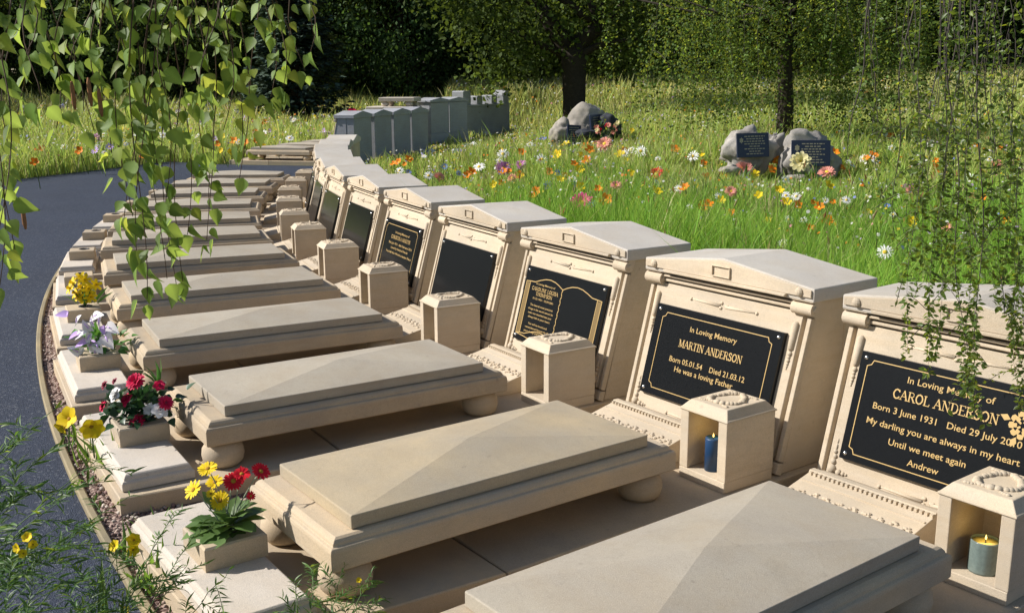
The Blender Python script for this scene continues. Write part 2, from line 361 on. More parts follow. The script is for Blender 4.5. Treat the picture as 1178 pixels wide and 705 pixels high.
HORG = (0, .15, 0)
def make_headstone(shadow_only=False):
    root = empty('headstone'); xf = XF(HORG)
    mb = MB()
    prof = [(.085, 0), (.323, 0), (.335-.272*.474, .474), (.085, .474)]
    mb.prism(prof, lambda p: (-.312, p[0], p[1]), lambda p: (.312, p[0], p[1]))
    mb.box(-.309, .309, -.022, .082, 0, .474)
    body = mb.build('body', M['stone'], root, xf, .004*S)
    mb = MB(); fbox(mb, -.288, .288, .038, .437, -.004, .014, .002); panel = mb.build('face_panel', M['stone'], body, xf, .002*S)
    mb = MB()
    for s in (-1, 1): fbox(mb, min(s*.298, s*.316), max(s*.298, s*.316), .036, .425, -.004, .013, .002)
    fbox(mb, -.319, .319, .001, .034, -.004, .016, .002)
    mb.build('frame_moulding', M['stone'], body, xf, .002*S)
    # cap with its gabled roof and pediment
    mb = MB()
    pent = [(-.329, .474), (.329, .474), (.329, .512), (0, .552), (-.329, .512)]
    mb.prism(pent, lambda p: (p[0], -.033, p[1]), lambda p: (p[0], .246, p[1]))
    cap = mb.build('cap', M['cap'], root, xf, .0035*S)
    mb = MB(); y0 = .2455
    tri = [(-.322, .487), (.322, .487), (.322, .5075), (0, .5465), (-.322, .5075)]
    mb.prism(tri, lambda p: (p[0], y0-.02, p[1]), lambda p: (p[0], y0+.006, p[1]))
    for s in (-1, 1): mb.ball((s*.283, y0+.006, .4985), .013, 12, 6, (1, .7, 1))
    mb.prism([(-.235, .478), (.235, .478), (.24, .4865), (-.24, .4865)], lambda p: (p[0], y0-.01, p[1]), lambda p: (p[0], y0+.011, p[1]))
    # raised little picture-frame in the middle of the pediment
    for a0, a1, z0, z1 in ((-.036, .036, .4965, .4995), (-.036, .036, .5265, .5295), (-.036, -.032, .4995, .5265), (.032, .036, .4995, .5265)):
        mb.box(a0, a1, y0+.0055, y0+.012, z0, z1)
    mb.build('pediment', M['stone'], cap, xf, .0015*S)
    # frieze mouldings and scroll corbels
    mb = MB()
    for z0, z1, o in ((.4625, .4735, .037), (.4515, .4620, .030), (.4385, .4505, .022)): fbox(mb, -.254, .254, z0, z1, .0, o, .0022)
    mb.build('frieze_moulding', M['stone'], body, xf, .002*S)
    for s in (-1, 1):
        mb = MB(); c = fp(0, .447, .022); a0, a1 = (.255*s, .325*s) if s > 0 else (.325*s, .255*s)
        pr = []
        for k in range(14):
            an = R_(-150+k*20); rr = .0195*(1 - .012*k); pr.append((c[1]+rr*math.cos(an), c[2]+rr*math.sin(an)))
        pr += [(c[1]+.014, .474), (c[1]-.026, .474)]
        mb.prism(pr, lambda p: (a0, p[0], p[1]), lambda p: (a1, p[0], p[1]))
        e = a1 if True else a0
        mb.tube([(a1-.002, c[1], c[2]), (a1+.004, c[1], c[2])], [.010, .007], 12)
        mb.build('corbel', M['stone'], body, xf, .0015*S)
    # carved drops, spindles and bosses
    o = .014
    for s in (-1, 1):
        a = s*.2695; mb = MB()
        mb.tube([fp(a, .408, o), fp(a, .402, o), fp(a, .36, o), fp(a, .335, o), fp(a, .328, o)], [.004, .0115, .0105, .0095, .004], 8)
        for z, r in ((.321, .0075), (.311, .0055), (.302, .006), (.293, .005), (.286, .004), (.280, .0033)): fball(mb, a+(r-.004)*.4, z, r, o)
        mb.build('hanging_drop', M['stone'], panel, xf, smooth=True); mb = MB()
        fball(mb, a, .064, .013, o); fball(mb, a-s*.021, .060, .009, o); fball(mb, a-s*.034, .060, .006, o); fball(mb, a-s*.043, .060, .004, o); fball(mb, a, .083, .008, o); fball(mb, a+.002, .097, .0065, o)
        fball(mb, a, .109, .006, o); fball(mb, a, .121, .0055, o, (.7, .7, 1.6)); fball(mb, a, .136, .004, o, (.7, .7, 1.8))
        mb.build('corner_boss', M['stone'], panel, xf, smooth=True)
    for zc in (.405, .060):
        mb = MB()
        for s in (-1, 1): fspindle(mb, s*.012, zc-.002, s*.124, zc, .0056, .0022, o); fball(mb, s*.129, zc, .0055, o)
        for k in range(9): fball(mb, .011*math.cos(k*2.1)*(1+k*.09), zc+.008*math.sin(k*2.1), .0052, o)
        mb.build('carved_spindle', M['stone'], panel, xf, smooth=True)
    return root
PZ = (.098, .373); PC = (PZ[0]+PZ[1])/2; PO = .0285
def plaque_xf(p):             # (x across, s up the slope, o) in survey units
    return XF(HORG)(fp(p[0], PC + p[1]*cT, PO + p[2]))
def make_plaque(root):
    mb = MB(); fbox(mb, -.25, .25, PZ[0], PZ[1], .012, PO, .0012)
    pl = mb.build('plaque', M['granite'], root, XF(HORG), .0008*S)
    for sx in (-1, 1):
        for sz in (-1, 1):
            mb = MB(); fball(mb, sx*.2335, PC+sz*.1215, .0062, PO-.001)
            mb.build('screw', M['steel'], pl, XF(HORG), smooth=True)
    return pl
def stroke_mesh(name, lines, wd, mat, parent, o=.0012, closed=False):
    mb = MB()
    for k, ln in enumerate(lines):
        for a, b in zip(ln, ln[1:]):
            dx, dy = b[0]-a[0], b[1]-a[1]; L = math.hypot(dx, dy)
            if L < 1e-6: continue
            nx, ny = -dy/L*wd/2, dx/L*wd/2; ex, ey = dx/L*wd*.35, dy/L*wd*.35
            mb.face([(a[0]-ex+nx, a[1]-ey+ny, o), (b[0]+ex+nx, b[1]+ey+ny, o), (b[0]+ex-nx, b[1]+ey-ny, o), (a[0]-ex-nx, a[1]-ey-ny, o)])
            o += 2e-6
    return mb.build(name, mat, parent, plaque_xf)
def text_mesh(items, parent, name='inscription_line', bold=.0):
    """items: (string, x centre, s centre, cap height, width or None)"""
    for txt, x, s_, h, wd in items:
        V = []; F = []
        cu = bpy.data.curves.new('t', 'FONT'); cu.body = txt; cu.size = 1; cu.align_x = 'CENTER'; cu.resolution_u = 3; cu.offset = bold
        ob = bpy.data.objects.new('t', cu); COL.objects.link(ob)
        dg = bpy.context.evaluated_depsgraph_get(); me = bpy.data.meshes.new_from_object(ob.evaluated_get(dg))
        c = np.array([v.co[:] for v in me.vertices]); base = len(V)
        w0 = c[:, 0].max()-c[:, 0].min(); x0 = (c[:, 0].max()+c[:, 0].min())/2
        ky = h/.729; ky *= .95; kx = (wd/w0*.985) if wd else ky*.92
        for q in c: V.append(((q[0]-x0)*kx+x, q[1]*ky+s_-h/2, .0012))
        F += [tuple(base+i for i in p.vertices) for p in me.polygons]
        bpy.data.objects.remove(ob); bpy.data.curves.remove(cu); bpy.data.meshes.remove(me)
        me = bpy.data.meshes.new(name); me.from_pydata([plaque_xf(v)[:] for v in V], [], F); me.materials.append(M['gold'])
        link(bpy.data.objects.new(name, me), parent)
# a small roman capital alphabet drawn as strokes: (points, thick)
GL = {'A': (.76, [([(.08, 0), (.38, 1)], 0), ([(.38, 1), (.68, 0)], 1), ([(.19, .36), (.57, .36)], 0)], [(.08, 0), (.68, 0)]),
 'C': (.70, [([(.62, .80), (.50, .95), (.36, 1), (.2, .9), (.1, .65), (.08, .5)], 1), ([(.08, .5), (.1, .35), (.2, .1), (.36, 0), (.52, .05), (.64, .22)], 1), ([(.62, .98), (.62, .74)], 0)], []),
 'D': (.74, [([(.15, 0), (.15, 1)], 1), ([(.15, 1), (.40, 1), (.58, .85), (.65, .5)], 0), ([(.65, .5), (.58, .15), (.40, 0), (.15, 0)], 1)], [(.15, 0), (.15, 1)]),
 'E': (.64, [([(.15, 0), (.15, 1)], 1), ([(.1, 1), (.56, 1), (.56, .84)], 0), ([(.1, 0), (.58, 0), (.60, .2)], 0), ([(.15, .52), (.44, .52)], 0)], [(.15, 0), (.15, 1)]),
 'H': (.80, [([(.15, 0), (.15, 1)], 1), ([(.65, 0), (.65, 1)], 1), ([(.15, .5), (.65, .5)], 0)], [(.15, 0), (.15, 1), (.65, 0), (.65, 1)]),
 'I': (.34, [([(.17, 0), (.17, 1)], 1)], [(.17, 0), (.17, 1)]),
 'L': (.62, [([(.15, 0), (.15, 1)], 1), ([(.1, 0), (.56, 0), (.59, .22)], 0)], [(.15, 0), (.15, 1)]),
 'M': (.94, [([(.13, 0), (.15, 1)], 0), ([(.15, 1), (.46, .05)], 1), ([(.46, .05), (.78, 1)], 0), ([(.78, 1), (.80, 0)], 1)], [(.13, 0), (.80, 0), (.12, 1), (.80, 1)]),
 'N': (.78, [([(.14, 0), (.14, 1)], 0), ([(.14, 1), (.64, 0)], 1), ([(.64, 0), (.64, 1)], 0)], [(.14, 0), (.12, 1), (.64, 1)]),
 'O': (.78, [([(.38, 1), (.2, .9), (.1, .65), (.09, .5), (.1, .35), (.2, .1), (.38, 0)], 1), ([(.38, 0), (.56, .1), (.67, .35), (.68, .5), (.67, .65), (.56, .9), (.38, 1)], 1)], []),
 'P': (.62, [([(.15, 0), (.15, 1)], 1), ([(.15, 1), (.42, 1), (.54, .88), (.54, .62), (.42, .5), (.15, .5)], 0)], [(.15, 0), (.15, 1)]),
 'R': (.72, [([(.15, 0), (.15, 1)], 1), ([(.15, 1), (.42, 1), (.54, .88), (.54, .64), (.42, .52), (.15, .52)], 0), ([(.36, .52), (.64, 0)], 1)], [(.15, 0), (.15, 1), (.66, 0)]),
 'S': (.56, [([(.46, .82), (.36, .98), (.22, 1), (.1, .88), (.1, .72), (.22, .58), (.38, .46), (.48, .3), (.46, .12), (.32, 0), (.18, .02), (.08, .2)], 1)], []),
 'T': (.66, [([(.33, 0), (.33, 1)], 1), ([(.06, .82), (.07, 1), (.59, 1), (.60, .82)], 0)], [(.33, 0)]),
 'U': (.76, [([(.14, 1), (.14, .3), (.22, .07), (.38, 0), (.54, .07), (.62, .3)], 1), ([(.62, .3), (.62, 1)], 0)], [(.14, 1), (.62, 1)]), ' ': (.34, [], [])}
def serif_mesh(items, parent, name='inscription_name'):
    mb = MB(); e = [0.0012]
    def seg(a, b, wd):
        dx, dy = b[0]-a[0], b[1]-a[1]; L = math.hypot(dx, dy)
        if L < 1e-7: return
        nx, ny = -dy/L*wd/2, dx/L*wd/2; ex, ey = dx/L*wd*.3, dy/L*wd*.3
        mb.face([(a[0]-ex+nx, a[1]-ey+ny, e[0]), (b[0]+ex+nx, b[1]+ey+ny, e[0]), (b[0]+ex-nx, b[1]+ey-ny, e[0]), (a[0]-ex-nx, a[1]-ey-ny, e[0])]); e[0] += 1e-6
    for txt, x, s_, h, wd in items:
        tot = sum(GL[c][0] for c in txt); k = wd/tot; X = x-wd/2
        for c in txt:
            adv, st, sf = GL[c]
            for pts, th in st:
                P = [(X+p[0]*k, s_-h/2+p[1]*h) for p in pts]
                for a, b in zip(P, P[1:]): seg(a, b, (.15 if th else .075)*h)
            for fx, fy in sf: seg((X+(fx-.12)*k, s_-h/2+fy*h), (X+(fx+.12)*k, s_-h/2+fy*h), .075*h)
            X += adv*k
    return mb.build(name, M['gold'], parent, plaque_xf)
def hz(z): return (z-PC)/cT
def notched(x, s, n):
    return [[(-x+n, s), (x-n, s), (x-n*.7, s-n*.7), (x, s-n), (x, -s+n), (x-n*.7, -s+n*.7), (x-n, -s), (-x+n, -s), (-x+n*.7, -s+n*.7), (-x, -s+n), (-x, s-n), (-x+n*.7, s-n*.7), (-x+n, s)]]

# ---- prototypes of the unit
head0 = make_headstone()
SORG = (-.1, .5, 0)
def make_step():
    root = empty('carved_step'); xf = XF(SORG); mb = MB()
    pr = [(.352, 0), (.352, .066), (.396, .080), (.402, .086), (.420, .086), (.424, .078), (.655, .024), (.66, .018), (.66, 0)]
    mb.prism(pr, lambda p: (-.275, p[0], p[1]), lambda p: (.075, p[0], p[1]))
    b = mb.build('slope', M['stone'], root, xf, .0015*S)
    sl = (.024-.078)/(.655-.424)
    mb = MB()
    for k in range(26):
        a = -.268+k*.01335; mb.box(a, a+.0075, .4235, .4325, .0765, .0845)
    mb.build('dentil', M['stone'], b, xf)
    mb = MB(); rr = random.Random(5)
    for k in range(64):
        a = -.262+.0052*k; v = .508+.010*math.sin(k*.9)+rr.uniform(-.004, .004); mb.ball((a, v, .078+sl*(v-.424)+.001), rr.uniform(.003, .0062), 6, 4, (1.3, 1, .8))
    for v0 in (.455, .555):
        mb.rings([[(-.27, v0+d, .078+sl*(v0+d-.424)+h) for d, h in ((0, -.002), (0, .003), (.005, .003), (.005, -.002))], [(.07, v0+d, .078+sl*(v0+d-.424)+h) for d, h in ((0, -.002), (0, .003), (.005, .003), (.005, -.002))]])
    mb.build('carved_relief', M['stone'], b, xf, smooth=False)
    return root
step0 = make_step()
LORG = (.04, 1.16, 0)
def make_ledger():
    root = empty('ledger_slab'); xf = XF(LORG)
    mb = MB(); mb.slab(.04-.217, .04+.217, .674, 1.648, [(.005, .077), (0, .081), (0, .121), (.0015, .127), (.0035, .1295), (.0095, .131), (.011, .137), (.016, .143), (.022, .1465)])
    mb.build('lower_slab', M['base'], root, xf, .0012*S)
    mb = MB(); mb.slab(.04-.185, .04+.185, .745, 1.584, [(0, .1475), (0, .178)], .2095)
    mb.build('top_slab', M['slab'], root, xf, .0025*S, seg=2, angle=50)
    for a in (-.115, .195):
        for v in (.742, 1.588):
            mb = MB(); mb.lathe([(.03, 0), (.045, .003), (.055, .014), (.0595, .033), (.057, .052), (.048, .066), (.036, .0765)], (a, v, 0), 26)
            mb.build('ball_foot', M['base'], root, xf, smooth=True)
    return root
ledger0 = make_ledger()
NORG = (.2325, .457, 0)
def make_lantern():
    root = empty('lantern_block'); xf = XF(NORG)
    u0, u1, v0, v1 = .149, .316, .364, .552
    mb = MB(); a0, a1, vb = u0+.030, u1-.030, v0+.03
    mb.box(u0+.001, u1-.001, v0+.001, v1+.001, 0, .030)
    plan = [(u0, v0), (u1, v0), (u1, v1), (a1, v1), (a1+.004, v1-.03), (a1+.006, vb), (a0-.006, vb), (a0-.004, v1-.03), (a0, v1), (u0, v1)]
    mb.prism(plan, lambda p: (p[0], p[1], .0302), lambda p: (p[0], p[1], .193))
    mb.build('niche', M['stone'], root, xf, .002*S)
    mb = MB(); mb.slab(u0-.003, u1+.003, v0-.003, v1+.003, [(0, .1932), (0, .1975), (.004, .2), (.022, .221), (.026, .2215)])
    cap = mb.build('cap', M['stone'], root, xf, .0015*S)
    mb = MB(); cu, cv = (u0+u1)/2, (v0+v1)/2
    for k in range(34):
        t = 2*math.pi*k/34; rr = 1+.10*math.sin(3*t+.5)+random.uniform(-.05, .05)
        mb.ball((cu+.041*rr*math.cos(t), cv+.050*rr*math.sin(t), .2225), random.uniform(.006, .0105), 7, 5, (1.1, 1.1, .75))
    for sx in (-1, 1):
        for sv in (-1, 1):
            for q in range(4): mb.ball((cu+sx*(.046-.006*q), cv+sv*(.058-.002*q*q*.3), .2222), .0052-.0006*q, 7, 5, (1.2, 1, .75))
    mb.build('carved_wreath', M['stone'], cap, xf, smooth=True)
    return root
lantern0 = make_lantern()
VORG = (-.05, 1.785, 0)
HOLE = (-.038, 1.752)
def make_vase():
    root = empty('flower_block'); xf = XF(VORG)
    mb = MB(); mb.slab(-.36, .262, 1.686, 1.878, [(0, 0.0015), (0, .022), (.003, .027), (.007, .0295), (.008, .035), (.011, .041), (.015, .0445)])
    mb.build('moulded_slab', M['slab'], root, xf, .0015*S)
    mb = MB(); x0, x1, y0, y1 = -.110, .031, 1.692, 1.832; z0, z1 = .0448, .098; n = 24
    cx, cy = HOLE
    def sq(k, i=0):
        t = 2*math.pi*k/n; c, s = math.cos(t), math.sin(t); m = max(abs(c), abs(s)); c, s = c/m, s/m
        return ((x0+x1)/2+c*((x1-x0)/2-i), (y0+y1)/2+s*((y1-y0)/2-i))
    # corners must be exact: snap the four diagonal samples
    ring = [sq(k) for k in range(n)]; rin = [sq(k, .004) for k in range(n)]
    hole = [(cx+.026*math.cos(2*math.pi*k/n), cy+.026*math.sin(2*math.pi*k/n)) for k in range(n)]
    mb.rings([[(*p, z0) for p in ring], [(*p, z1-.004) for p in ring], [(*p, z1) for p in rin], [(*p, z1) for p in hole], [(*p, z1-.03) for p in hole]])
    blk = mb.build('vase_block', M['base'], root, xf)
    mb = MB(); mb.lathe([(.0255, .001), (.0295, .001), (.0295, .003), (.0245, .0035), (.0235, -.02)], (cx, cy, z1), 24, False, True)
    mb.build('vase_insert', M['steel_dark'], blk, xf, smooth=True)
    return root
vase0 = make_vase()
BORG = (0, .92, -.075)
def make_base():
    root = empty('stone_base'); xf = XF(BORG)
    mb = MB(); mb.slab(-.335, .335, -.06, 1.2615, [(0, -.078), (0, -.003), (.003, 0)]); mb.build('rear_paving', M['base'], root, xf)
    plan = [(-.335, 1.2675), (.335, 1.2675), (.297, 1.893), (-.392, 1.893)]; cx, cy = -.02, 1.58
    sh = lambda p, i: (p[0]+(i if p[0] < cx else -i), p[1]+(i if p[1] < cy else -i))
    mb = MB(); mb.rings([[(*sh(p, i), z) for p in plan] for i, z in ((0, -.078), (0, -.003), (.003, 0))]); mb.build('front_paving', M['base'], root, xf)
    return root
base0 = make_base()

def place(o, u, org): o.location = upoint(u, org); o.rotation_euler = (0, 0, urot(u))
def blank(root): return make_plaque(root)
def set_mat(root, name, mat):
    for c in root.children:
        if c.name.split('.')[0] == name:
            c.data = c.data.copy(); c.data.materials[0] = mat
protos = dict(h=head0, s=step0, l=ledger0, n=lantern0, v=vase0, b=base0)
bpy.context.view_layer.update()
heads = []
everything = []
for i, u in enumerate(UNITS + FAR):
    far = i >= 12
    dd = D[i] if not far else ('first', 'second', 'third', 'fourth')[i-12] + ' shaded headstone seen from behind beyond the path gap'
    kinds = 'hslnvb' if not far else 'hlb'
    for k in kinds:
        o = protos[k] if i == 0 else copy_tree(protos[k])
        place(o, u, dict(h=HORG, s=SORG, l=LORG, n=NORG, v=VORG, b=BORG)[k])
        if far:
            q = ('nearest', 'second', 'third', 'farthest')[i-12]
            lab = dict(h=f'{q} of the four grey gabled headstones seen from behind past the path gap',
                       l=f'ledger slab on ball feet, {q} of the four beyond the path gap',
                       b=f'paved stone base, {q} of the four beyond the path gap')[k]
        else:
            lab = dict(h={0: 'nearest gabled headstone, its black plaque showing six gilt lines and a rose', 1: 'gabled headstone whose black plaque has four gilt lines in a notched border',
                          2: 'gabled headstone with an open gilt book engraved on its black plaque', 3: 'gabled headstone with blank black plaque, next beyond the open-book one',
                          4: 'gabled headstone with five small gilt lines, between two blank plaques'}.get(i, 'cream ' + dd + ', gabled cap'),
                       s='carved sloping step with dentils, at foot of ' + dd, l='hipped ledger slab on ball feet before ' + dd,
                       n='lantern block with carved wreath cap beside ' + dd, v='moulded kerbside slab with square vase block before ' + dd,
                       b='two-piece paved stone base carrying ' + dd)[k]
        if k == 'l' and i == 0: lab = 'large grey hipped ledger slab in the foreground, cut by the bottom edge'
        if k == 'l' and i == 1: lab = 'tan hipped ledger slab on ball feet, behind the yellow and red daisies'
        tag(o, lab, dict(h='headstone', s='step', l='ledger', n='lantern', v='flower block', b='base')[k],
            dict(h='gabled headstones along the curved row', s='carved steps at the headstones', l='ledger slabs along the curved row', n='lantern blocks beside the ledgers',
                 v='flower blocks along the kerb', b='stone bases of the memorials')[k])
        if k == 'h': heads.append(o)
        if k == 'l':
            if i == 0: set_mat(o, 'top_slab', M['slab_grey'])
            if i == 1: set_mat(o, 'top_slab', M['slab_tan'])
        if far and k == 'h': o.scale = (1.06, 1.06, 1.24)
        if far and k == 'h':
            for c in o.children: c.data = c.data.copy(); c.data.materials[0] = M['greystone']
for i, h in enumerate(heads):
    pl = make_plaque(h)
    if i == 0:
        stroke_mesh('border', notched(.226, .1225, .016), .0024, M['gold'], pl)
        text_mesh([('In Loving Memory of', .002, hz(.3285), .0175, .225), ('Born 3 June 1931   Died 29 July 2010', .004, hz(.249), .0175, .385),
                   ('My darling you are always in my heart', .002, hz(.211), .0175, .398), ('Until we meet again', -.022, hz(.174), .0175, .205), ('Andrew', -.022, hz(.1395), .0175, .083)], pl, bold=.006)
        serif_mesh([('CAROL ANDERSON', -.005, hz(.289), .0225, .270)], pl)
        mb = MB(); cx, cy = .185, hz(.290)
        for k in range(3):
            n = 5+k*2; r0, r1 = .006+.008*k, .013+.009*k
            for q in range(n):
                t = 2*math.pi*q/n+k*.6; dt = .36
                mb.face([(cx+r0*math.cos(t-dt), cy+r0*math.sin(t-dt), .0012+1e-5*k), (cx+r1*math.cos(t-dt*.6), cy+r1*math.sin(t-dt*.6), .0012+1e-5*k), (cx+r1*1.05*math.cos(t), cy+r1*1.05*math.sin(t), .0012+1e-5*k),
                         (cx+r1*math.cos(t+dt*.6), cy+r1*math.sin(t+dt*.6), .0012+1e-5*k), (cx+r0*math.cos(t+dt), cy+r0*math.sin(t+dt), .0012+1e-5*k)])
        for an in (2.9, 4.4, 5.3):
            c, s = math.cos(an), math.sin(an)
            mb.face([(cx+.03*c, cy+.03*s, .0013), (cx+.042*c-.008*s, cy+.042*s+.008*c, .0013), (cx+.056*c, cy+.056*s, .0013), (cx+.042*c+.008*s, cy+.042*s-.008*c, .0013)])
        mb.build('rose_emblem', M['gold'], pl, plaque_xf)
    elif i == 1:
        stroke_mesh('border', notched(.216, .1185, .016), .0024, M['gold'], pl)
        text_mesh([('In Loving Memory', 0, hz(.319), .0180, .188), ('Born 05.01.54    Died 21.03.12', 0, hz(.221), .0180, .305), ('He was a loving Father', -.004, hz(.195), .0180, .238)], pl, bold=.006)
        serif_mesh([('MARTIN ANDERSON', 0, hz(.271), .0215, .252)], pl)
    elif i == 2:
        L = []
        for s in (-1, 1):
            top = [(0, .085)]+[(s*.21*t, .085+.026*math.sin(math.pi*min(1, t*1.15))*(1-t*.3)) for t in (.12, .25, .4, .55, .7, .85, 1)]
            bot = [(p[0], p[1]-.198) for p in top]
            L += [top, bot, [top[-1], bot[-1]], [(s*.235, .083), (s*.235, -.117)], [top[-1], (s*.235, .083)], [bot[-1], (s*.235, -.117)], [(s*.235, -.117), (s*.12, -.128), (0, -.119)]]
        stroke_mesh('book_outline', L, .0028, M['gold'], pl)
        for s in (-1, 1): mb = MB(); mb.face([(s*.212, .080, .0008), (s*.233, .080, .0008), (s*.233, -.114, .0008), (s*.212, -.114, .0008)]); mb.build('page_edge', M['goldfill'], pl, plaque_xf)
        stroke_mesh('spine_cord', [[(.002*(-1)**k, .083-.0125*k), (-.002*(-1)**k, .083-.0125*k-.0085)] for k in range(16)], .0034, M['gold'], pl)
        z0 = .082
        text_mesh([('In Loving Memory of', -.108, .083, .0080, .125), ('01.02.1927 - 22.09.2001', -.106, .027, .0075, .135), ('The best & most precious', -.106, .002, .0080, .15), ('things in the world cannot be', -.106, -.013, .0080, .165),
                   ('seen nor touched but just', -.106, -.028, .0080, .155), ('always felt in your heart', -.106, -.043, .0080, .145), ('You will be loved and', -.106, -.068, .0080, .125), ('remembered forever by all', -.106, -.083, .0080, .155), ('your family and friends xx', -.106, -.098, .0080, .16)], pl, bold=.004)
        serif_mesh([('CAROLINE LOUISA', -.106, .063, .0125, .172), ('THOMPSON', -.106, .045, .0125, .108)], pl)
    elif i == 4:
        stroke_mesh('border', notched(.218, .1165, .014), .0026, M['gold'], pl)
        text_mesh([('In Loving Memory of', .02, .085, .0120, .2), ('9th July 1931 - 8th February 2011', .02, .028, .0120, .33), ('Loved by family & friends', .02, .006, .0120, .24), ('You left this World a better Place', .02, -.018, .0120, .36)], pl, bold=.004)
        serif_mesh([('CHRISTINA MARTIN', .01, .058, .0165, .27)], pl)

# candles
def candle(u, kind, label):
    org = (.227, .505, .0305) if kind else (.231, .494, .0305)
    root = empty('candle', upoint(u, org), urot(u), label, 'candle', 'candles in the lantern blocks')
    mb = MB()
    if kind == 0:
        r, h = .0315, .070
        mb.rings([[((r*(1+.018*math.cos(k*2*math.pi/3)))*S*math.cos(2*math.pi*k/36), (r*(1+.018*math.cos(k*2*math.pi/3)))*S*math.sin(2*math.pi*k/36), z*S) for k in range(36)] if z < h else
                  [(rr*S*math.cos(2*math.pi*k/36), rr*S*math.sin(2*math.pi*k/36), z*S) for k in range(36)] for z, rr in ((0, r), (.004, r), (h-.001, r), (h, r*.99), (h+.0005, r*.9))], True, False)
        mb.build('glass_tumbler', M['glass_teal'], root, smooth=True)
        mb = MB(); mb.lathe([(r*.92*S, 0), (r*.9*S, .006*S), (r*.3*S, .0045*S)], (0, 0, (h-.012)*S), 28); mb.build('wax', M['wax_yellow'], root, smooth=True); top = h-.006
    else:
        r, h = .0215, .092
        mb.lathe([(r*S, 0), (r*S, (h-.004)*S), (r*.93*S, h*S), (r*.5*S, (h-.005)*S), (.001, (h-.006)*S)], (0, 0, 0), 28); mb.build('wax', M['wax_blue'], root, smooth=True); top = h-.006
    mb = MB(); mb.tube([(0, 0, (top-.002)*S), (.001, 0, (top+.008)*S)], .0016, 6); mb.build('wick', M['wick'], root)
    mb = MB(); mb.lathe([(.0005, 0), (.0022, .002), (.003, .006), (.002, .011), (.0003, .017)], (0, 0, (top+.006)*S), 12); mb.build('flame', M['flame'], root, smooth=True)
    ld = bpy.data.lights.new('candle_light', 'POINT'); ld.energy = .07; ld.color = (1, .68, .2); ld.shadow_soft_size = .008
    lo = bpy.data.objects.new('candle_light', ld); link(lo, root); lo.location = (0, 0, (top+.022)*S)
candle(UNITS[0], 0, 'lit yellow candle in a ribbed teal glass, inside the nearest lantern block')
candle(UNITS[1], 1, 'lit tall blue pillar candle inside the second lantern block')

# ------------------------------------------------------------------ flower arrangements on the vase blocks
def bloom(root, name, c, n_, r, petals, mat, centre=None, cr=.3, layers=1, cup=.25, T=PETAL, width=1.0, stem_from=None, tint=None, smat=None, tag_label=None):
    c = Vector(c); n_ = Vector(n_).normalized(); x = n_.orthogonal().normalized(); y = n_.cross(x)
    P = []; Dv = []; N = []; sc = []; wd = []; tn = []
    for l in range(layers):
        tilt = cup + l*.45
        for k in range(petals):
            t = 2*math.pi*(k+.5*l+random.uniform(-.12, .12))/petals; rad = x*math.cos(t)+y*math.sin(t)
            tl = tilt+random.uniform(-.12, .12)
            P.append(c+rad*r*.06); Dv.append(rad*math.cos(tl)+n_*math.sin(tl)); N.append(n_*math.cos(tl)-rad*math.sin(tl)); sc.append(r*(1-.2*l)*random.uniform(.92, 1.05)); wd.append(width)
            v = random.uniform(.86, 1.12); tn.append((v, v, v) if tint is None else tuple(v*q for q in tint))
    b = leaves(name, mat, T, P, Dv, N, np.array(sc), root, np.array(tn), np.array(wd))
    if centre is not None:
        mb = MB(); q = n_.to_track_quat('Z', 'Y').to_matrix(); mb.ball(c+n_*r*.04, r*cr, 12, 6, (1, 1, .5), q); o = mb.build('centre', centre, b, smooth=True); white_tint(o)
    if stem_from is not None:
        a = Vector(stem_from); m = (a+c)/2+Vector((0, 0, .12*(c-a).length)); 
        mb = MB(); mb.tube([a, a.lerp(m, .6), m.lerp(c, .5), c-n_*r*.03], [r*.065]*4, 6); mb.build('stem', smat or M['stem'], root, smooth=True)
    return b
def white_tint(o):
    me = o.data
    if 'tint' not in me.color_attributes:
        a = me.color_attributes.new('tint', 'FLOAT_COLOR', 'POINT'); a.data.foreach_set('color', np.ones(len(me.vertices)*4, np.float32))
M['eye'] = plain('flower eye', (.38, .20, .02), .7, 0, .2, .4, 300); M['eyegreen'] = plain('green eye', (.15, .2, .05), .7); M['eyeyellow'] = plain('yellow eye', (.75, .5, .03), .7)
def arrangement(u, label):
    p = upoint(u, (HOLE[0], HOLE[1], .096)); global bx, by, ds; bx, by, ds = prj(p); return empty('flower_arrangement', p, urot(u), label, 'flowers', 'flower arrangements in the vase blocks')
def cam_dirs(root):
    """camera-right, away-from-camera and up expressed in the arrangement's own axes"""
    m = Matrix.Rotation(-root.rotation_euler.z, 3, 'Z'); return m @ Vector((1, 0, 0)), m @ Vector((0, 1, 0)), Vector((0, 0, 1))
def pxoff(root, dist, dx, dy, back=0.0):
    """offset of dx,dy photo pixels from the arrangement's base, 'back' metres further away"""
    r, a, up = cam_dirs(root); k = dist/1177; return r*dx*k + up*(-dy*k*1.05) + a*(back) + up*back*-.25
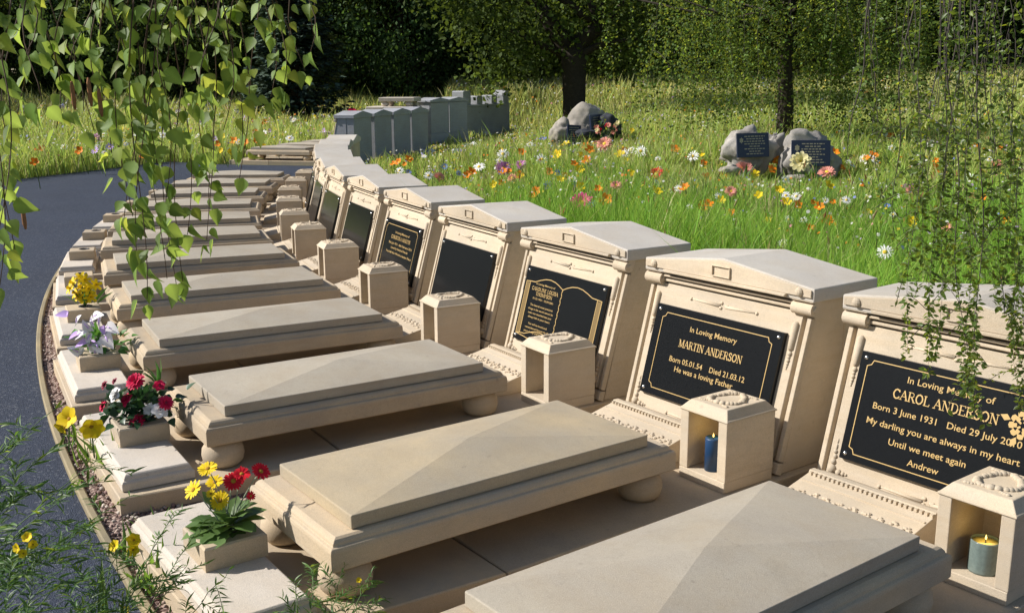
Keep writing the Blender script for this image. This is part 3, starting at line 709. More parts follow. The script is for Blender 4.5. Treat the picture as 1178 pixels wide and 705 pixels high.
# 1: yellow and red gerberas
ar = arrangement(UNITS[1], 'yellow and red gerbera daisies with broad green leaves in the nearest vase block')
for (px, py, r, colr, nx, nz) in ((242, 537, 10, 'yellow', -.1, .75), (227, 560, 10.5, 'yellow', -.5, .6), (246, 554, 9, 'yellow', 0, .8), (255, 573, 10, 'yellow', -.05, .35), (247, 564, 5, 'yellow', 0, .6),
                                (269, 552, 10.5, 'red', .1, .6), (277, 545, 9, 'red', .2, .75), (299, 542, 10, 'red', .5, .7), (290, 568, 5, 'red', .5, .4)):
    rr, aa, up = cam_dirs(ar); o = pxoff(ar, ds, px-bx, py-by, random.uniform(-.03, .05)); n_ = rr*nx - aa*(.55 if nz < .7 else .35) + up*nz
    bloom(ar, 'gerbera', o, n_, r*ds/1177*1.12, 20 if r > 6 else 12, M[colr], M['eye'], .26, 1, .22, width=.95 if r > 6 else 1.2, stem_from=(random.uniform(-.02, .02), random.uniform(-.02, .02), 0), smat=M['stempale'])
P = []; Dv = []; N = []; sc = []
for k in range(30):
    t = 2*math.pi*k/10+random.uniform(-.2, .2); el = random.uniform(.05, .45) if k < 12 else random.uniform(.4, 1.2)
    d = Vector((math.cos(t)*math.cos(el), math.sin(t)*math.cos(el), math.sin(el))); P.append(Vector((0, 0, .005))+d*.02); Dv.append(d); N.append(Vector((-math.cos(t)*math.sin(el), -math.sin(t)*math.sin(el), math.cos(el)))); sc.append(random.uniform(.13, .21))
for k in range(30):
    v = random.uniform(.75, 1.25); leaves('leaf', M['lettuceleaf'], LOBED, [P[k]], [Dv[k]], [N[k]], np.array([sc[k]*.62]), ar, np.array([[v, v, v*.9]]), np.array([random.uniform(.75, 1.05)]))
# 2: red and white roses with dark leaves
ar = arrangement(UNITS[2], 'red and white roses with glossy dark green leaves in the second vase block')
def rose(root, c, n_, r, mat):
    b = bloom(root, 'rose', c, n_, r, 6, mat, None, layers=3, cup=.35, T=BROAD, width=1.35)
    return b
for (px, py, r, colr) in ((165, 436, 10, 'crimson'), (142, 451, 7, 'white'), (152, 457, 6, 'crimson'), (126, 464, 5, 'crimson'), (164, 481, 9, 'crimson'), (178, 468, 6.5, 'white'), (193, 468, 7, 'white'), (199, 460, 8, 'crimson'), (191, 441, 5, 'crimson'), (133, 440, 4, 'bud'), (141, 436, 3, 'bud')):
    rr, aa, up = cam_dirs(ar); o = pxoff(ar, ds, px-bx, py-by, random.uniform(-.09, -.04)); n_ = rr*(px-175)/40 - aa*.7 + up*.75
    if px == 165 or px == 164 or px == 199: bloom(ar, 'daisy', o, n_, r*ds/1177*1.12, 18, M[colr], M['white'] if px == 164 else M['bud'], .25, 3, .12, width=1.0, stem_from=(0, 0, 0))
    else: rose(ar, o, n_, r*ds/1177*1.35, M[colr])
n = 250; P = []; Dv = []
for k in range(n):
    rr, aa, up = cam_dirs(ar); q = rr*random.gauss(0, .07) + aa*random.gauss(0, .05) + up*random.uniform(.0, .125)
    q -= rr*.015; P.append(q); Dv.append((q*1.0+Vector((random.gauss(0, .08), random.gauss(0, .08), random.gauss(-.03, .07)))))
tn = rng.uniform(.6, 1.5, (n, 1))*np.array([[1, 1, 1]]); tn[:18] = np.array([[3.0, 2.6, 1.2]])*rng.uniform(.7, 1.1, (18, 1))
leaves('foliage', M['darkleaf'], BIRCH, P, Dv, rdir(n)*.6+np.array([[0, 0, 1]]), rng.uniform(.03, .055, n), ar, tn)
P = [cam_dirs(ar)[0]*.075+Vector((0, 0, .16))]*7
leaves('lily_leaf', M['brightleaf'], NARROW, P, [Vector((math.cos(k*.9)*.5+.15, math.sin(k*.9)*.5, .8)) for k in range(7)], [Vector((0, -.5, .6))]*7, np.full(7, .12), ar, np.ones((7, 3))*.8, np.full(7, 1.2))
# 3: white and lilac lilies
ar = arrangement(UNITS[3], 'white and lilac lilies with bright leaves in the third vase block')
HEART = leaf_template([(.02, 0), (.30, -.06), (.42, .12), (.40, .35), (.24, .68), (.0, 1.0)], .35, .1)
for (px, py, r, dx, dy) in ((94, 367, 13, .3, .5), (89, 384, 10, -.4, -.2), (99, 383, 13, .5, .3), (91, 401, 14, -.5, .4), (112, 402, 17, .1, -1), (119, 363, 14, .5, .2), (130, 390, 15, .4, -.6), (131, 377, 15, .6, -.2), (124, 378, 9, .1, -.6), (79, 361, 11, -1, .1), (110, 393, 9, .6, .1), (104, 374, 13, -.3, .6), (123, 369, 13, .2, .8), (108, 388, 13, -.2, -.7), (119, 397, 12, .4, -.6), (99, 393, 12, -.7, -.2), (113, 369, 12, -.1, .9)):
    rr, aa, up = cam_dirs(ar); o = pxoff(ar, ds, px-bx+3, py-by, random.uniform(-.10, -.04)); dv = rr*dx+up*dy-aa*.25
    lil = py in (384, 378, 361, 393); tn = (1.0, .98, 1.0) if not lil else (1, 1, 1)
    leaves('lily', M['lilac'] if lil else M['white'], HEART, [o-dv.normalized()*r*ds/1177*.5], [dv], [-aa*.55+up*.75-rr*.45], np.array([r*ds/1177*1.25]), ar, np.array([tn]), np.array([1.0]))
    if not lil:
        mb = MB(); mb.tube([o-dv.normalized()*r*ds/1177*.3-aa*.012+up*.008, o+dv.normalized()*r*ds/1177*.2-aa*.02+up*.012], [.004, .0025], 6); white_tint(mb.build('spadix', M['lilac'], ar, smooth=True))
n = 70; P = []; Dv = []
for k in range(n):
    rr, aa, up = cam_dirs(ar); q = rr*random.gauss(0, .06) + aa*random.gauss(0, .04) + up*random.uniform(.0, .11); P.append(q); Dv.append(q+Vector((random.gauss(0, .06), random.gauss(0, .06), random.gauss(0, .05))))
leaves('foliage', M['brightleaf'], BIRCH, P, Dv, rdir(n)*.5+np.array([[0, 0, 1]]), rng.uniform(.035, .065, n), ar, rng.uniform(.7, 1.3, (n, 1))*np.ones((1, 3)))
# 4: daffodils
ar = arrangement(UNITS[4], 'tight bunch of yellow daffodils in the fourth vase block')
for (px, py) in ((97, 322), (103, 325), (88, 328), (95, 333), (110, 330), (84, 334), (104, 340), (92, 343), (107, 344), (100, 336), (99, 345), (88, 339), (106, 335)):
    rr, aa, up = cam_dirs(ar); o = pxoff(ar, ds, px-bx, py-by-4, random.uniform(-.04, .04)); n_ = rr*(px-97)/18 - aa*.7 + up*.5
    b = bloom(ar, 'daffodil', o, n_, 7.6*ds/1177, 6, M['yellow'], None, layers=1, cup=.15, width=1.7, stem_from=(0, 0, 0))
    n_ = n_.normalized(); mb = MB(); k = ds/1177; mb.tube([o, o+n_*2.6*k, o+n_*3.6*k], [1.3*k, 1.7*k, 2.5*k], 10, False); white_tint(mb.build('trumpet', M['orange_y'] if 'orange_y' in M else M['yellow'], b, smooth=True))
P = [Vector((random.gauss(0, .03), random.gauss(0, .03), .02)) for k in range(16)]
leaves('leaf', M['brightleaf'], NARROW, P, [p*6+Vector((0, 0, .3)) for p in P], rdir(16), rng.uniform(.1, .16, 16), ar, np.ones((16, 3))*.8, np.full(16, .9))

# ------------------------------------------------------------------ path, kerb, gravel
def arc(r, a0, a1, n): return [((KC[0]+r*math.cos(R_(a0+(a1-a0)*k/n)))*S, (KC[1]+r*math.sin(R_(a0+(a1-a0)*k/n)))*S) for k in range(n+1)]
def sheet(name, pts, z, mat, kind='structure'):
    mb = MB(); mb.face([(x, y, z) for x, y in pts]); o = mb.build(name, mat); tag(o, kind=kind); return o
A_END = 180.6
kerb_out = arc(KR, 236, A_END, 90)
gap = [(v.x, v.y) for v in (upoint(UNITS[11], (-.52, 1.9, 0)), upoint(UNITS[11], (-.52, -.2, 0)), upoint(FAR[0], (.42, -.2, 0)), upoint(FAR[0], (.42, 1.95, 0)))]
path_pts = kerb_out + gap + [(-5.02*S, 15.15*S), (-5.93*S, 12.44*S), (-8.5*S, 9.0*S), (-26, 8), (-26, -8), (0, -8)]
sheet('path', path_pts, GZ-.004, M['path'])
inner = arc(KR-3.2, A_END-.5, 236, 90)
sheet('gravel_bed', arc(KR-.02, 236, A_END-.5, 90) + inner, GZ+.001, M['gravel'])
mb = MB(); loops = []
for k in range(91):
    a = R_(236+(A_END-236)*k/90); c, s = math.cos(a), math.sin(a)
    w_ = .021
    loops.append([((KC[0]+r*c)*S, (KC[1]+r*s)*S, z*S) for r, z in ((KR, -.10), (KR, -.037), (KR-.004, -.033), (KR-w_+.004, -.033), (KR-w_, -.037), (KR-w_, -.10))])
mb.rings(loops); o = mb.build('kerb_edging', M['kerb']); tag(o, 'thin curved buff kerb edging between the dark path and the gravel strip', 'kerb')
# pebbles of the strip between kerb and stones
def ico():
    b = bmesh.new(); bmesh.ops.create_icosphere(b, subdivisions=1, radius=1); V = np.array([v.co[:] for v in b.verts]); F = [tuple(v.index for v in f.verts) for f in b.faces]; b.free(); return V, F
IV, IF = ico()
n = 6500
aa = np.radians(rng.triangular(190, 226, 234, n)); rr_ = KR-.026-rng.uniform(0, .20, n)
P = np.stack([(KC[0]+rr_*np.cos(aa))*S, (KC[1]+rr_*np.sin(aa))*S, np.full(n, GZ)+rng.uniform(.001, .009, n)], 1)
sc = rng.uniform(.005, .012, n)[:, None, None]*rng.uniform(.6, 1.2, (n, 1, 3)); V = (P[:, None]+IV[None]*sc+rng.normal(0, .0012, (n, 12, 3))).reshape(-1, 3)
pal = np.array([(.42, .33, .27), (.20, .13, .115), (.30, .20, .17), (.13, .10, .09), (.52, .45, .38)]); tn = pal[rng.integers(0, 5, n)]*rng.uniform(.7, 1.2, (n, 1))
o = np_mesh('gravel', V, None, rep(IF, 12, n), M['pebble'], None, np.repeat(tn, 12, 0)); tag(o, 'pinkish brown pebbles in the strip between kerb and stone slabs', 'gravel', kind='stuff')

# ------------------------------------------------------------------ terrain
ring_pts = np.array([(u[0]*S, u[1]*S) for u in UNITS+FAR] + [(-1.3*S, 18*S), (-.9*S, 20*S), (-.5*S, 22*S), (.1*S, 23.5*S)])
def ground_h(x, y):
    x = np.asarray(x, float); y = np.asarray(y, float); d = np.hypot(x, y)
    dr = np.min(np.hypot(x[..., None]-ring_pts[:, 0], y[..., None]-ring_pts[:, 1]), -1)
    wt = np.clip((dr-2.2)/4, 0, 1); wt = wt*wt*(3-2*wt)
    left = x < (-1.7*S)
    h = np.where(left, .0010*np.maximum(0, d-21.5)**2, .0011*np.maximum(0, d-10)**2); h = np.minimum(h, 2.2+.01*np.maximum(0, d-52))
    return GZ-.012 + h*wt
xs = np.concatenate([np.linspace(-260, -42, 12), np.linspace(-40, 40, 81), np.linspace(42, 260, 12)]); ys = np.concatenate([np.linspace(-60, -12, 6), np.linspace(-10, 70, 81), np.linspace(75, 320, 14)])
X, Y = np.meshgrid(xs, ys); V = np.stack([X, Y, ground_h(X, Y)], -1).reshape(-1, 3); nx, ny = len(xs), len(ys)
idx = (np.arange(ny-1)[:, None]*nx+np.arange(nx-1)[None]).ravel(); o = np_mesh('meadow_ground', V, np.stack([idx, idx+1, idx+nx+1, idx+nx], 1), None, M['ground'], smooth=True); tag(o, kind='structure')

# ------------------------------------------------------------------ meadow grass
def in_path(x, y):
    # ray-cast point in polygon
    P = np.array(path_pts); ins = np.zeros(len(x), bool); j = len(P)-1
    for i in range(len(P)):
        c = ((P[i, 1] > y) != (P[j, 1] > y)) & (x < (P[j, 0]-P[i, 0])*(y-P[i, 1])/(P[j, 1]-P[i, 1]+1e-12)+P[i, 0]); ins ^= c; j = i
    return ins
ALLU = UNITS+FAR
def on_stone(x, y):
    bad = np.zeros(len(x), bool)
    for u in ALLU:
        U_, V_ = uframe(u); dx, dy = x/S-u[0], y/S-u[1]; a = dx*U_.x+dy*U_.y; b = dx*V_.x+dy*V_.y
        bad |= (np.abs(a) < .45) & (b > -.10) & (b < 2.05)
    r = np.hypot(x/S-KC[0], y/S-KC[1]); an = np.degrees(np.arctan2(y/S-KC[1], x/S-KC[0])) % 360
    bad |= (r > KR-2.15) & (r < KR+.02) & (an > A_END-1) & (an < 240)
    return bad
RECTS = []     # further footprints kept clear of grass (x, y, radius)
def sample_meadow(n, dmin, dmax, power=1.0, amin=-31, amax=31):
    d = dmin+(dmax-dmin)*rng.uniform(0, 1, n)**power; a = np.radians(rng.uniform(amin, amax, n)); x = d*np.sin(a); y = d*np.cos(a)
    ok = ~in_path(x, y) & ~on_stone(x, y)
    for cx, cy, r in RECTS: ok &= np.hypot(x-cx, y-cy) > r
    return x[ok], y[ok]
RECTS += [(-1.0, 29, .7), (-.6, 31, .7), (1.35, 23.6, .5), (1.9, 23.5, .6), (2.35, 23.4, .5), (3.87, 16.1, .55), (4.35, 16.2, .4), (4.85, 15.9, .6)]
def blades(x, y, h, wd, tint, lean=.65, name='meadow_grass'):
    n = len(x); z = ground_h(x, y)-.02; az = rng.uniform(0, 2*np.pi, n); la = rng.uniform(0, 2*np.pi, n); ln = rng.uniform(.08, lean, n)*h
    wx, wy = np.cos(az)*wd/2, np.sin(az)*wd/2; V = np.empty((n, 7, 3))
    for i, (t, ww) in enumerate(((0, .8), (.4, 1), (.75, .65))):
        cx, cy, cz = x+np.cos(la)*ln*t*t, y+np.sin(la)*ln*t*t, z+h*(t-.12*t*t*ln/h)
        V[:, 2*i, 0] = cx-wx*ww; V[:, 2*i, 1] = cy-wy*ww; V[:, 2*i, 2] = cz; V[:, 2*i+1, 0] = cx+wx*ww; V[:, 2*i+1, 1] = cy+wy*ww; V[:, 2*i+1, 2] = cz
    V[:, 6, 0] = x+np.cos(la)*ln; V[:, 6, 1] = y+np.sin(la)*ln; V[:, 6, 2] = z+h*(1-.12*ln/h)
    return V.reshape(-1, 3), rep([(0, 1, 3, 2), (2, 3, 5, 4)], 7, n), rep([(4, 5, 6)], 7, n), np.repeat(tint, 7, 0)
VS, QS, TS, CS = [], [], [], []; off = 0
def addb(t):
    global off
    VS.append(t[0]); QS.append(t[1]+off); TS.append(t[2]+off); CS.append(t[3]); off += len(t[0])
def patchy(x, y, s, ph): return .5+.5*np.sin(x*s+ph+1.7*np.sin(y*s*.7+ph*2))*np.sin(y*s*.9-ph+1.3*np.sin(x*s*.6))
def ring_low(x, y):
    dr = np.min(np.hypot(x[:, None]-ring_pts[:, 0], y[:, None]-ring_pts[:, 1]), 1); k = np.clip((dr-.8)/3, 0, 1)
    k = np.where(y > 9, .22+.78*k, 1.0)
    for cx, cy, rr in ((1.4, 22.3, 1.4), (2.1, 22.3, 1.4), (3.75, 14.9, 1.3), (4.5, 14.7, 1.4)): k = np.minimum(k, .48+.52*np.clip((np.hypot(x-cx, y-cy)-rr)/1.5, 0, 1))
    return k
def gcol(x, y):
    n = len(x); d = np.hypot(x, y); f = np.clip((d-9.5)/11, 0, 1); f = f*f*(3-2*f); f = np.clip(f+.25*(patchy(x, y, .9, .4)-.5), 0, 1)[:, None]
    lush = np.array([.25, .45, .055]); dry = np.array([.44, .56, .13]); straw = np.array([.58, .53, .26])
    f2 = np.clip((d-27)/16, 0, 1)[:, None]
    c = lush*(1-f)+dry*f; c = c*(1-.4*f2)+straw*.4*f2
    c = c*rng.uniform(.6, 1.3, (n, 1)); c[:, 0] *= rng.uniform(.85, 1.25, n); k = rng.uniform(0, 1, n) < (.03+.16*f[:, 0]); c[k] = straw*rng.uniform(.7, 1.2, (k.sum(), 1)); return c
for n, d0, d1, pw, h0, h1, w0, a0, a1 in ((90000, 4.2, 9.5, .8, .32, .66, .0075, -12, 33), (100000, 8.5, 17, .9, .28, .58, .012, -32, 32), (90000, 15, 28, .9, .30, .62, .021, -31, 31), (60000, 26, 46, .95, .35, .75, .036, -31, 31), (26000, 42, 62, 1, .4, .8, .06, -31, 31)):
    x, y = sample_meadow(n, d0, d1, pw, a0, a1); m = len(x); h = rng.uniform(h0, h1, m)*(.62+.75*patchy(x, y, 1.3, 2.1))*(1+.35*(rng.uniform(0, 1, m) < .08))*ring_low(x, y); addb(blades(x, y, h, w0*rng.uniform(.7, 1.3, m), gcol(x, y)))
tx, ty = sample_meadow(420, 5.5, 24, .8); K = 45
x = np.repeat(tx, K)+rng.normal(0, .10, len(tx)*K); y = np.repeat(ty, K)+rng.normal(0, .10, len(tx)*K); ok = ~on_stone(x, y) & ~in_path(x, y); x, y = x[ok], y[ok]; m = len(x)
tc_ = np.array([(.16, .30, .05), (.36, .44, .13), (.48, .44, .2), (.20, .36, .06)])[rng.integers(0, 4, len(tx))]; tc_ = np.repeat(tc_, K, 0)[ok]*rng.uniform(.65, 1.2, (m, 1))
addb(blades(x, y, rng.uniform(.4, .8, m)*ring_low(x, y), .0055*(1+np.hypot(x, y)/14)*rng.uniform(.7, 1.3, m), tc_, .9))
o = np_mesh('meadow_grass', np.concatenate(VS), np.concatenate(QS), np.concatenate(TS), M['grass'], None, np.concatenate(CS)); tag(o, 'long green and straw coloured meadow grass behind the row of stones', 'grass', kind='stuff')
# seed heads and thin brown stalks
x, y = sample_meadow(3000, 5.5, 40, .8); n = len(x); z = ground_h(x, y); h = rng.uniform(.5, .95, n)*ring_low(x, y)
P = np.stack([x, y, z+h*.72], 1); dv = np.stack([rng.normal(0, .25, n), rng.normal(0, .25, n), np.ones(n)], 1)
col = np.array([(.36, .26, .12), (.46, .40, .18), (.30, .32, .10), (.34, .15, .07)])[rng.integers(0, 4, n)]*rng.uniform(.7, 1.2, (n, 1))
T = SMALL; V = scatter(T[0], P, dv, rdir(n), rng.uniform(.05, .11, n), np.full(n, .30)); V2, q2, t2, c2 = blades(x, y, h*.76, np.full(n, .006)*(1+np.hypot(x, y)/12), np.array([[.14, .16, .05]])*np.ones((n, 1)), .12)
k = len(T[0]); o = np_mesh('seed_heads', np.concatenate([V, V2]), np.concatenate([rep(T[1], k, n), q2+len(V)]), t2+len(V), M['grass'], None, np.concatenate([np.repeat(col, k, 0), c2])); tag(o, 'brown and straw seed heads standing above the meadow grass', 'grass', kind='stuff')

# ------------------------------------------------------------------ wild flowers: the ones that can be picked out are things, the specks one mass
def wild_proto(cname, style):
    root = empty('wild_flower'); c = Vector((0, 0, 0))
    ns = dict(daisy=14, poppy=5, zinnia=20, corn=10)[style]; wd = dict(daisy=.8, poppy=2.4, zinnia=.75, corn=.9)[style]; cup = dict(daisy=.05, poppy=.55, zinnia=.15, corn=.4)[style]
    b = bloom(root, 'bloom', c, (0, -.62, .85), .034 if style != 'zinnia' else .045, ns, M[cname], M['eyeyellow'], .28, 2 if style == 'zinnia' else 1, cup, width=wd)
    mb = MB(); mb.tube([(0, 0, -.002), (.004, .006, -.16), (.0, .01, -.34)], [.0025, .0028, .003], 5); mb.build('stem', M['stem'], root)
    return root
STY = {'orange': 'poppy', 'white': 'daisy', 'pink': 'zinnia', 'red': 'zinnia', 'yellow': 'poppy', 'magenta': 'zinnia', 'blue': 'corn', 'lilac': 'corn', 'salmon': 'zinnia'}
protow = {}
def wild(px, py, cname, size, label=None, lift=.45):
    """a bloom standing 'lift' above the ground, on the line of sight of a survey pixel"""
    lo, hi = 5.0, 60.0
    for _ in range(40):
        m = (lo+hi)/2; p = pix(px, py, m); 
        if p.z > float(ground_h(np.array([p.x]), np.array([p.y]))[0])+lift*float(ring_low(np.array([p.x]), np.array([p.y]))[0]): lo = m
        else: hi = m
    if cname not in protow: r = protow[cname] = wild_proto(cname, STY[cname])
    else: r = copy_tree(protow[cname])
    r.location = p; r.rotation_euler = (random.uniform(-.1, .45), random.uniform(-.35, .35), random.uniform(-.6, .6)); k = size*1.28*lo/1177/.068; k = min(k, 3.2); r.scale = (k,)*3
    word = {'orange': 'orange poppy-like flower', 'white': 'white daisy', 'pink': 'bright pink zinnia', 'red': 'dark red flat flower', 'yellow': 'yellow cup flower', 'magenta': 'mauve scabious flower', 'blue': 'blue cornflower', 'lilac': 'lilac cornflower', 'salmon': 'salmon pink flower'}[cname]
    g = {'orange': 'orange', 'white': 'white', 'pink': 'bright pink', 'red': 'dark red', 'yellow': 'yellow', 'magenta': 'mauve', 'blue': 'blue', 'lilac': 'lilac', 'salmon': 'salmon pink'}[cname]
    tag(r, label or f'{word} on a thin stem among the meadow grass', 'flower', f'{g} flowers in the meadow')
for px, py, cn, sz, lb in ((669, 234, 'pink', 18, 'bright pink zinnia just behind the caps, left of the orange flower'), (697, 231, 'orange', 14, 'round orange flower directly right of the bright pink zinnia'), (681, 236, 'blue', 9, 'blue cornflower between the pink zinnia and the orange flower'),
        (617, 222, 'orange', 12, None), (613, 226, 'orange', 9, None), (755, 221, 'yellow', 12, None), (755, 201, 'red', 11, 'dark red flat flower above the yellow one in mid meadow'), (776, 173, 'orange', 12, None), (807, 241, 'orange', 12, None), (832, 203, 'orange', 10, None), (951, 255, 'orange', 14, None),
        (668, 180, 'yellow', 9, None), (717, 174, 'orange', 9, None), (737, 174, 'white', 11, None), (694, 170, 'white', 10, None), (542, 199, 'orange', 11, None), (537, 202, 'orange', 8, None), (577, 211, 'orange', 8, None), (579, 194, 'magenta', 12, None), (599, 190, 'magenta', 9, None), (600, 176, 'orange', 9, None),
        (487, 169, 'orange', 10, 'orange flower at the foot of the grey headstone backs'), (470, 184, 'orange', 9, None), (459, 187, 'orange', 8, None), (453, 189, 'orange', 7, None), (544, 167, 'white', 9, None), (532, 176, 'lilac', 9, None), (551, 192, 'white', 12, None), (568, 213, 'yellow', 8, None),
        (1005, 180, 'orange', 11, None), (1076, 195, 'orange', 11, None), (1086, 197, 'orange', 9, None), (1117, 206, 'white', 13, None), (1048, 218, 'magenta', 12, None), (904, 225, 'white', 9, None), (916, 226, 'white', 9, None), (905, 233, 'yellow', 10, None), (812, 206, 'orange', 12, None), (801, 214, 'yellow', 8, None), (797, 180, 'white', 11, None),
        (842, 190, 'yellow', 8, None), (827, 226, 'white', 8, None), (1018, 290, 'white', 15, None), (900, 280, 'white', 10, None), (980, 189, 'white', 9, None), (642, 200, 'blue', 9, None), (630, 214, 'blue', 10, None), (664, 213, 'blue', 10, None), (658, 206, 'white', 9, None), (793, 238, 'white', 7, None),
        (270, 163, 'orange', 9, None), (282, 165, 'orange', 11, None), (252, 166, 'orange', 8, None), (295, 163, 'orange', 8, None), (110, 160, 'magenta', 12, None), (92, 174, 'orange', 9, None), (48, 172, 'orange', 8, None), (40, 187, 'orange', 9, None), (168, 180, 'orange', 11, None), (21, 143, 'magenta', 10, None), (405, 135, 'white', 9, None), (392, 98, 'white', 5, None)):
    wild(px, py, cn, sz, lb)
for k in range(125):
    px = random.uniform(440, 1170); py = random.uniform(150, 268) if px > 600 else random.uniform(150, 205)
    if px < 760 and py > 215: continue
    wild(px, py, random.choice(['white', 'white', 'orange', 'orange', 'yellow', 'yellow', 'white', 'blue', 'white', 'orange', 'salmon']), random.uniform(5, 8.5) if py < 200 else random.uniform(6, 10))
for k in range(60):
    px = random.uniform(560, 985); py = random.uniform(165, 262)
    if py > 200+(px-560)*.16: continue
    wild(px, py, random.choice(['orange', 'orange', 'yellow', 'yellow', 'white', 'salmon', 'orange']), random.uniform(8, 12), None, random.uniform(.42, .62))
for k in range(70):
    px = random.uniform(20, 380); py = random.uniform(120, 178)
    if py > 205-px*.08: continue
    wild(px, py, random.choice(['white', 'white', 'orange', 'yellow', 'yellow', 'lilac', 'white']), random.uniform(4.5, 8))
x, y = sample_meadow(15000, 7, 48, .75); n = len(x); d = np.hypot(x, y); z = ground_h(x, y)+rng.uniform(.30, .60, n)*ring_low(x, y)
pal = np.array([(.80, .78, .72)]*9+[(.75, .55, .05)]*5+[(.8, .25, .02)]*2+[(.50, .36, .58)]*2+[(.25, .30, .62)]*2+[(.65, .25, .30)]+[(.55, .5, .2)]*3); col = pal[rng.integers(0, len(pal), n)]
HEX = (np.array([(math.cos(k*math.pi/3)*.5, math.sin(k*math.pi/3)*.5, .08*(k % 2)) for k in range(6)]), [(0, 1, 2, 3), (0, 3, 4, 5)])
o = leaves('meadow_flowers', M['grass'], HEX, np.stack([x, y, z], 1), np.stack([rng.normal(0, .5, n), rng.normal(-.3, .4, n)+.8, rng.normal(.3, .3, n)], 1), np.stack([rng.normal(-.2, .4, n), rng.normal(-.5, .3, n), np.ones(n)], 1), (.018+.0013*d)*rng.uniform(.6, 1.25, n), None, col, smooth=False)
tag(o, 'countless tiny white, yellow and mauve wildflowers sprinkled through the meadow', 'wildflowers', kind='stuff')

# ------------------------------------------------------------------ far memorials
def far_frame(x, y, theta):
    return (x, y, theta)
def tall(u, label):
    root = empty('tall_headstone', upoint(u, (0, 0, -.05)), urot(u), label, 'headstone', 'tall grey headstones beyond the four'); xf = XF((0, 0, -.05))
    mb = MB(); mb.box(-.33, .33, -.30, .06, -.05, .17); mb.build('plinth', M['greystone'], root, xf, .006*S)
    mb = MB(); mb.prism([(-.27, .171), (.03, .171), (.0, .72), (-.27, .72)], lambda p: (-.31, p[0], p[1]), lambda p: (.31, p[0], p[1])); mb.box(-.305, .305, -.29, -.272, .171, .71); mb.build('body', M['greystone'], root, xf, .005*S)
    mb = MB(); mb.prism([(-.345, .721), (.345, .721), (.345, .755), (0, .80), (-.345, .755)], lambda p: (p[0], -.31, p[1]), lambda p: (p[0], .04, p[1])); mb.build('cap', M['greystone'], root, xf, .005*S)
tall((-1.54, 18.95, 152), 'nearer of two tall grey gabled headstones on plinths behind the four')
tall((-1.24, 19.75, 150), 'farther of two tall grey gabled headstones, beside the grey wall with posts')
def memorial_wall():
    p0 = Vector((-.95*S, 21.2*S, GZ)); d = Vector((.92, 1.95, 0)); L = d.length*S; d.normalize(); ang = math.atan2(d.y, d.x)
    root = empty('memorial_wall', p0, ang, 'low grey memorial wall topped with four posts, right of the tall headstones', 'wall')
    mb = MB(); mb.box(0, L, 0, .45, 0, .94); mb.build('wall_body', M['greystone'], root, bevel=.01)
    mb = MB(); mb.box(-.03, L+.03, -.03, .48, .941, 1.0); mb.build('coping', M['greystone'], root, bevel=.01)
    for a, b, h, sl in ((.0, .50, .42, 0), (.92, 1.30, .26, 0), (1.95, 2.35, .27, 0), (L-.42, L, .42, .12)):
        mb = MB(); mb.prism([(a, 1.001), (b, 1.001), (b, 1.001+h-.03), (b-.06, 1.001+h), (a+.06+sl*1.2, 1.001+h), (a, 1.001+h-.03-sl)], lambda p: (p[0], .03, p[1]), lambda p: (p[0], .42, p[1])); mb.build('post', M['greystone'], root, bevel=.008)
memorial_wall()
def table_tomb():
    p = pix(455, 121, 27.5); root = empty('table_tomb', (p.x, p.y, GZ), R_(-8), 'raised stone table tomb with a ledger on ball feet, left of the tall headstones', 'tomb')
    top = p.z-GZ
    mb = MB(); mb.box(-.62, .55, -.4, .4, 0, top-.13); mb.build('chest', M['slab'], root, bevel=.01)
    mb = MB(); mb.slab(-.68, .6, -.48, .48, [(.02, top-.128), (0, top-.11), (0, top-.05), (.03, top-.03)]); mb.build('lower_slab', M['slab'], root, bevel=.006)
    for a in (-.2, .45):
        for b in (-.3, .3):
            mb = MB(); mb.lathe([(.06, 0), (.1, .04), (.1, .08), (.06, .12)], (a, b, top-.03), 16); mb.build('ball_foot', M['slab'], root, smooth=True)
    mb = MB(); mb.slab(-.34, .6, -.42, .42, [(.01, top+.092), (0, top+.1), (0, top+.19), (.02, top+.2)]); mb.build('top_slab', M['slab'], root, bevel=.006)
    r2 = empty('flower_bunch', (p.x-1.05, p.y-.5, p.z-.25), 0, 'small bunch of red flowers on the raised table tomb', 'flowers')
    for k in range(7): bloom(r2, 'bloom', (random.uniform(-.16, .16), random.uniform(-.08, .08), random.uniform(.05, .12)), (random.uniform(-.5, .5), -.6, .7), .07, 9, M['crimson'], None, layers=2, cup=.3, width=1.3, stem_from=(0, 0, 0))
table_tomb()
lf = copy_tree(ledger0); place(lf, (-3.25+1.16*.98, 19.0, 165), LORG); tag(lf, 'lone ledger slab on ball feet far beyond the path gap, left of the grey backs', 'ledger', 'ledger slabs along the curved row')

# ------------------------------------------------------------------ boulders
def boulder_mesh(name, c, r, sc, seed, mat, parent, flat=None, amp=.16):
    b = bmesh.new(); bmesh.ops.create_icosphere(b, subdivisions=4, radius=1); from mathutils import noise
    off_ = Vector((seed*7.3, seed*3.1, seed*1.7))
    for v in b.verts:
        p = v.co.copy(); k = 1+amp*1.5*noise.noise(p*1.1+off_)-amp*1.1*abs(noise.noise(p*1.9-off_))+amp*.8*noise.noise(p*2.6+off_)+amp*.3*noise.noise(p*7+off_)
        q = Vector((p.x*sc[0], p.y*sc[1], p.z*sc[2]))*k*r
        if flat: 
            n_ = Vector(flat[:3]).normalized(); e = q.dot(n_)-flat[3]*r
            if e > 0: q -= n_*e*.93
        v.co = q+Vector(c)
    me = bpy.data.meshes.new(name); b.to_mesh(me); b.free(); me.materials.append(mat); me.polygons.foreach_set('use_smooth', [True]*len(me.polygons))
    o = bpy.data.objects.new(name, me); link(o, parent); return o
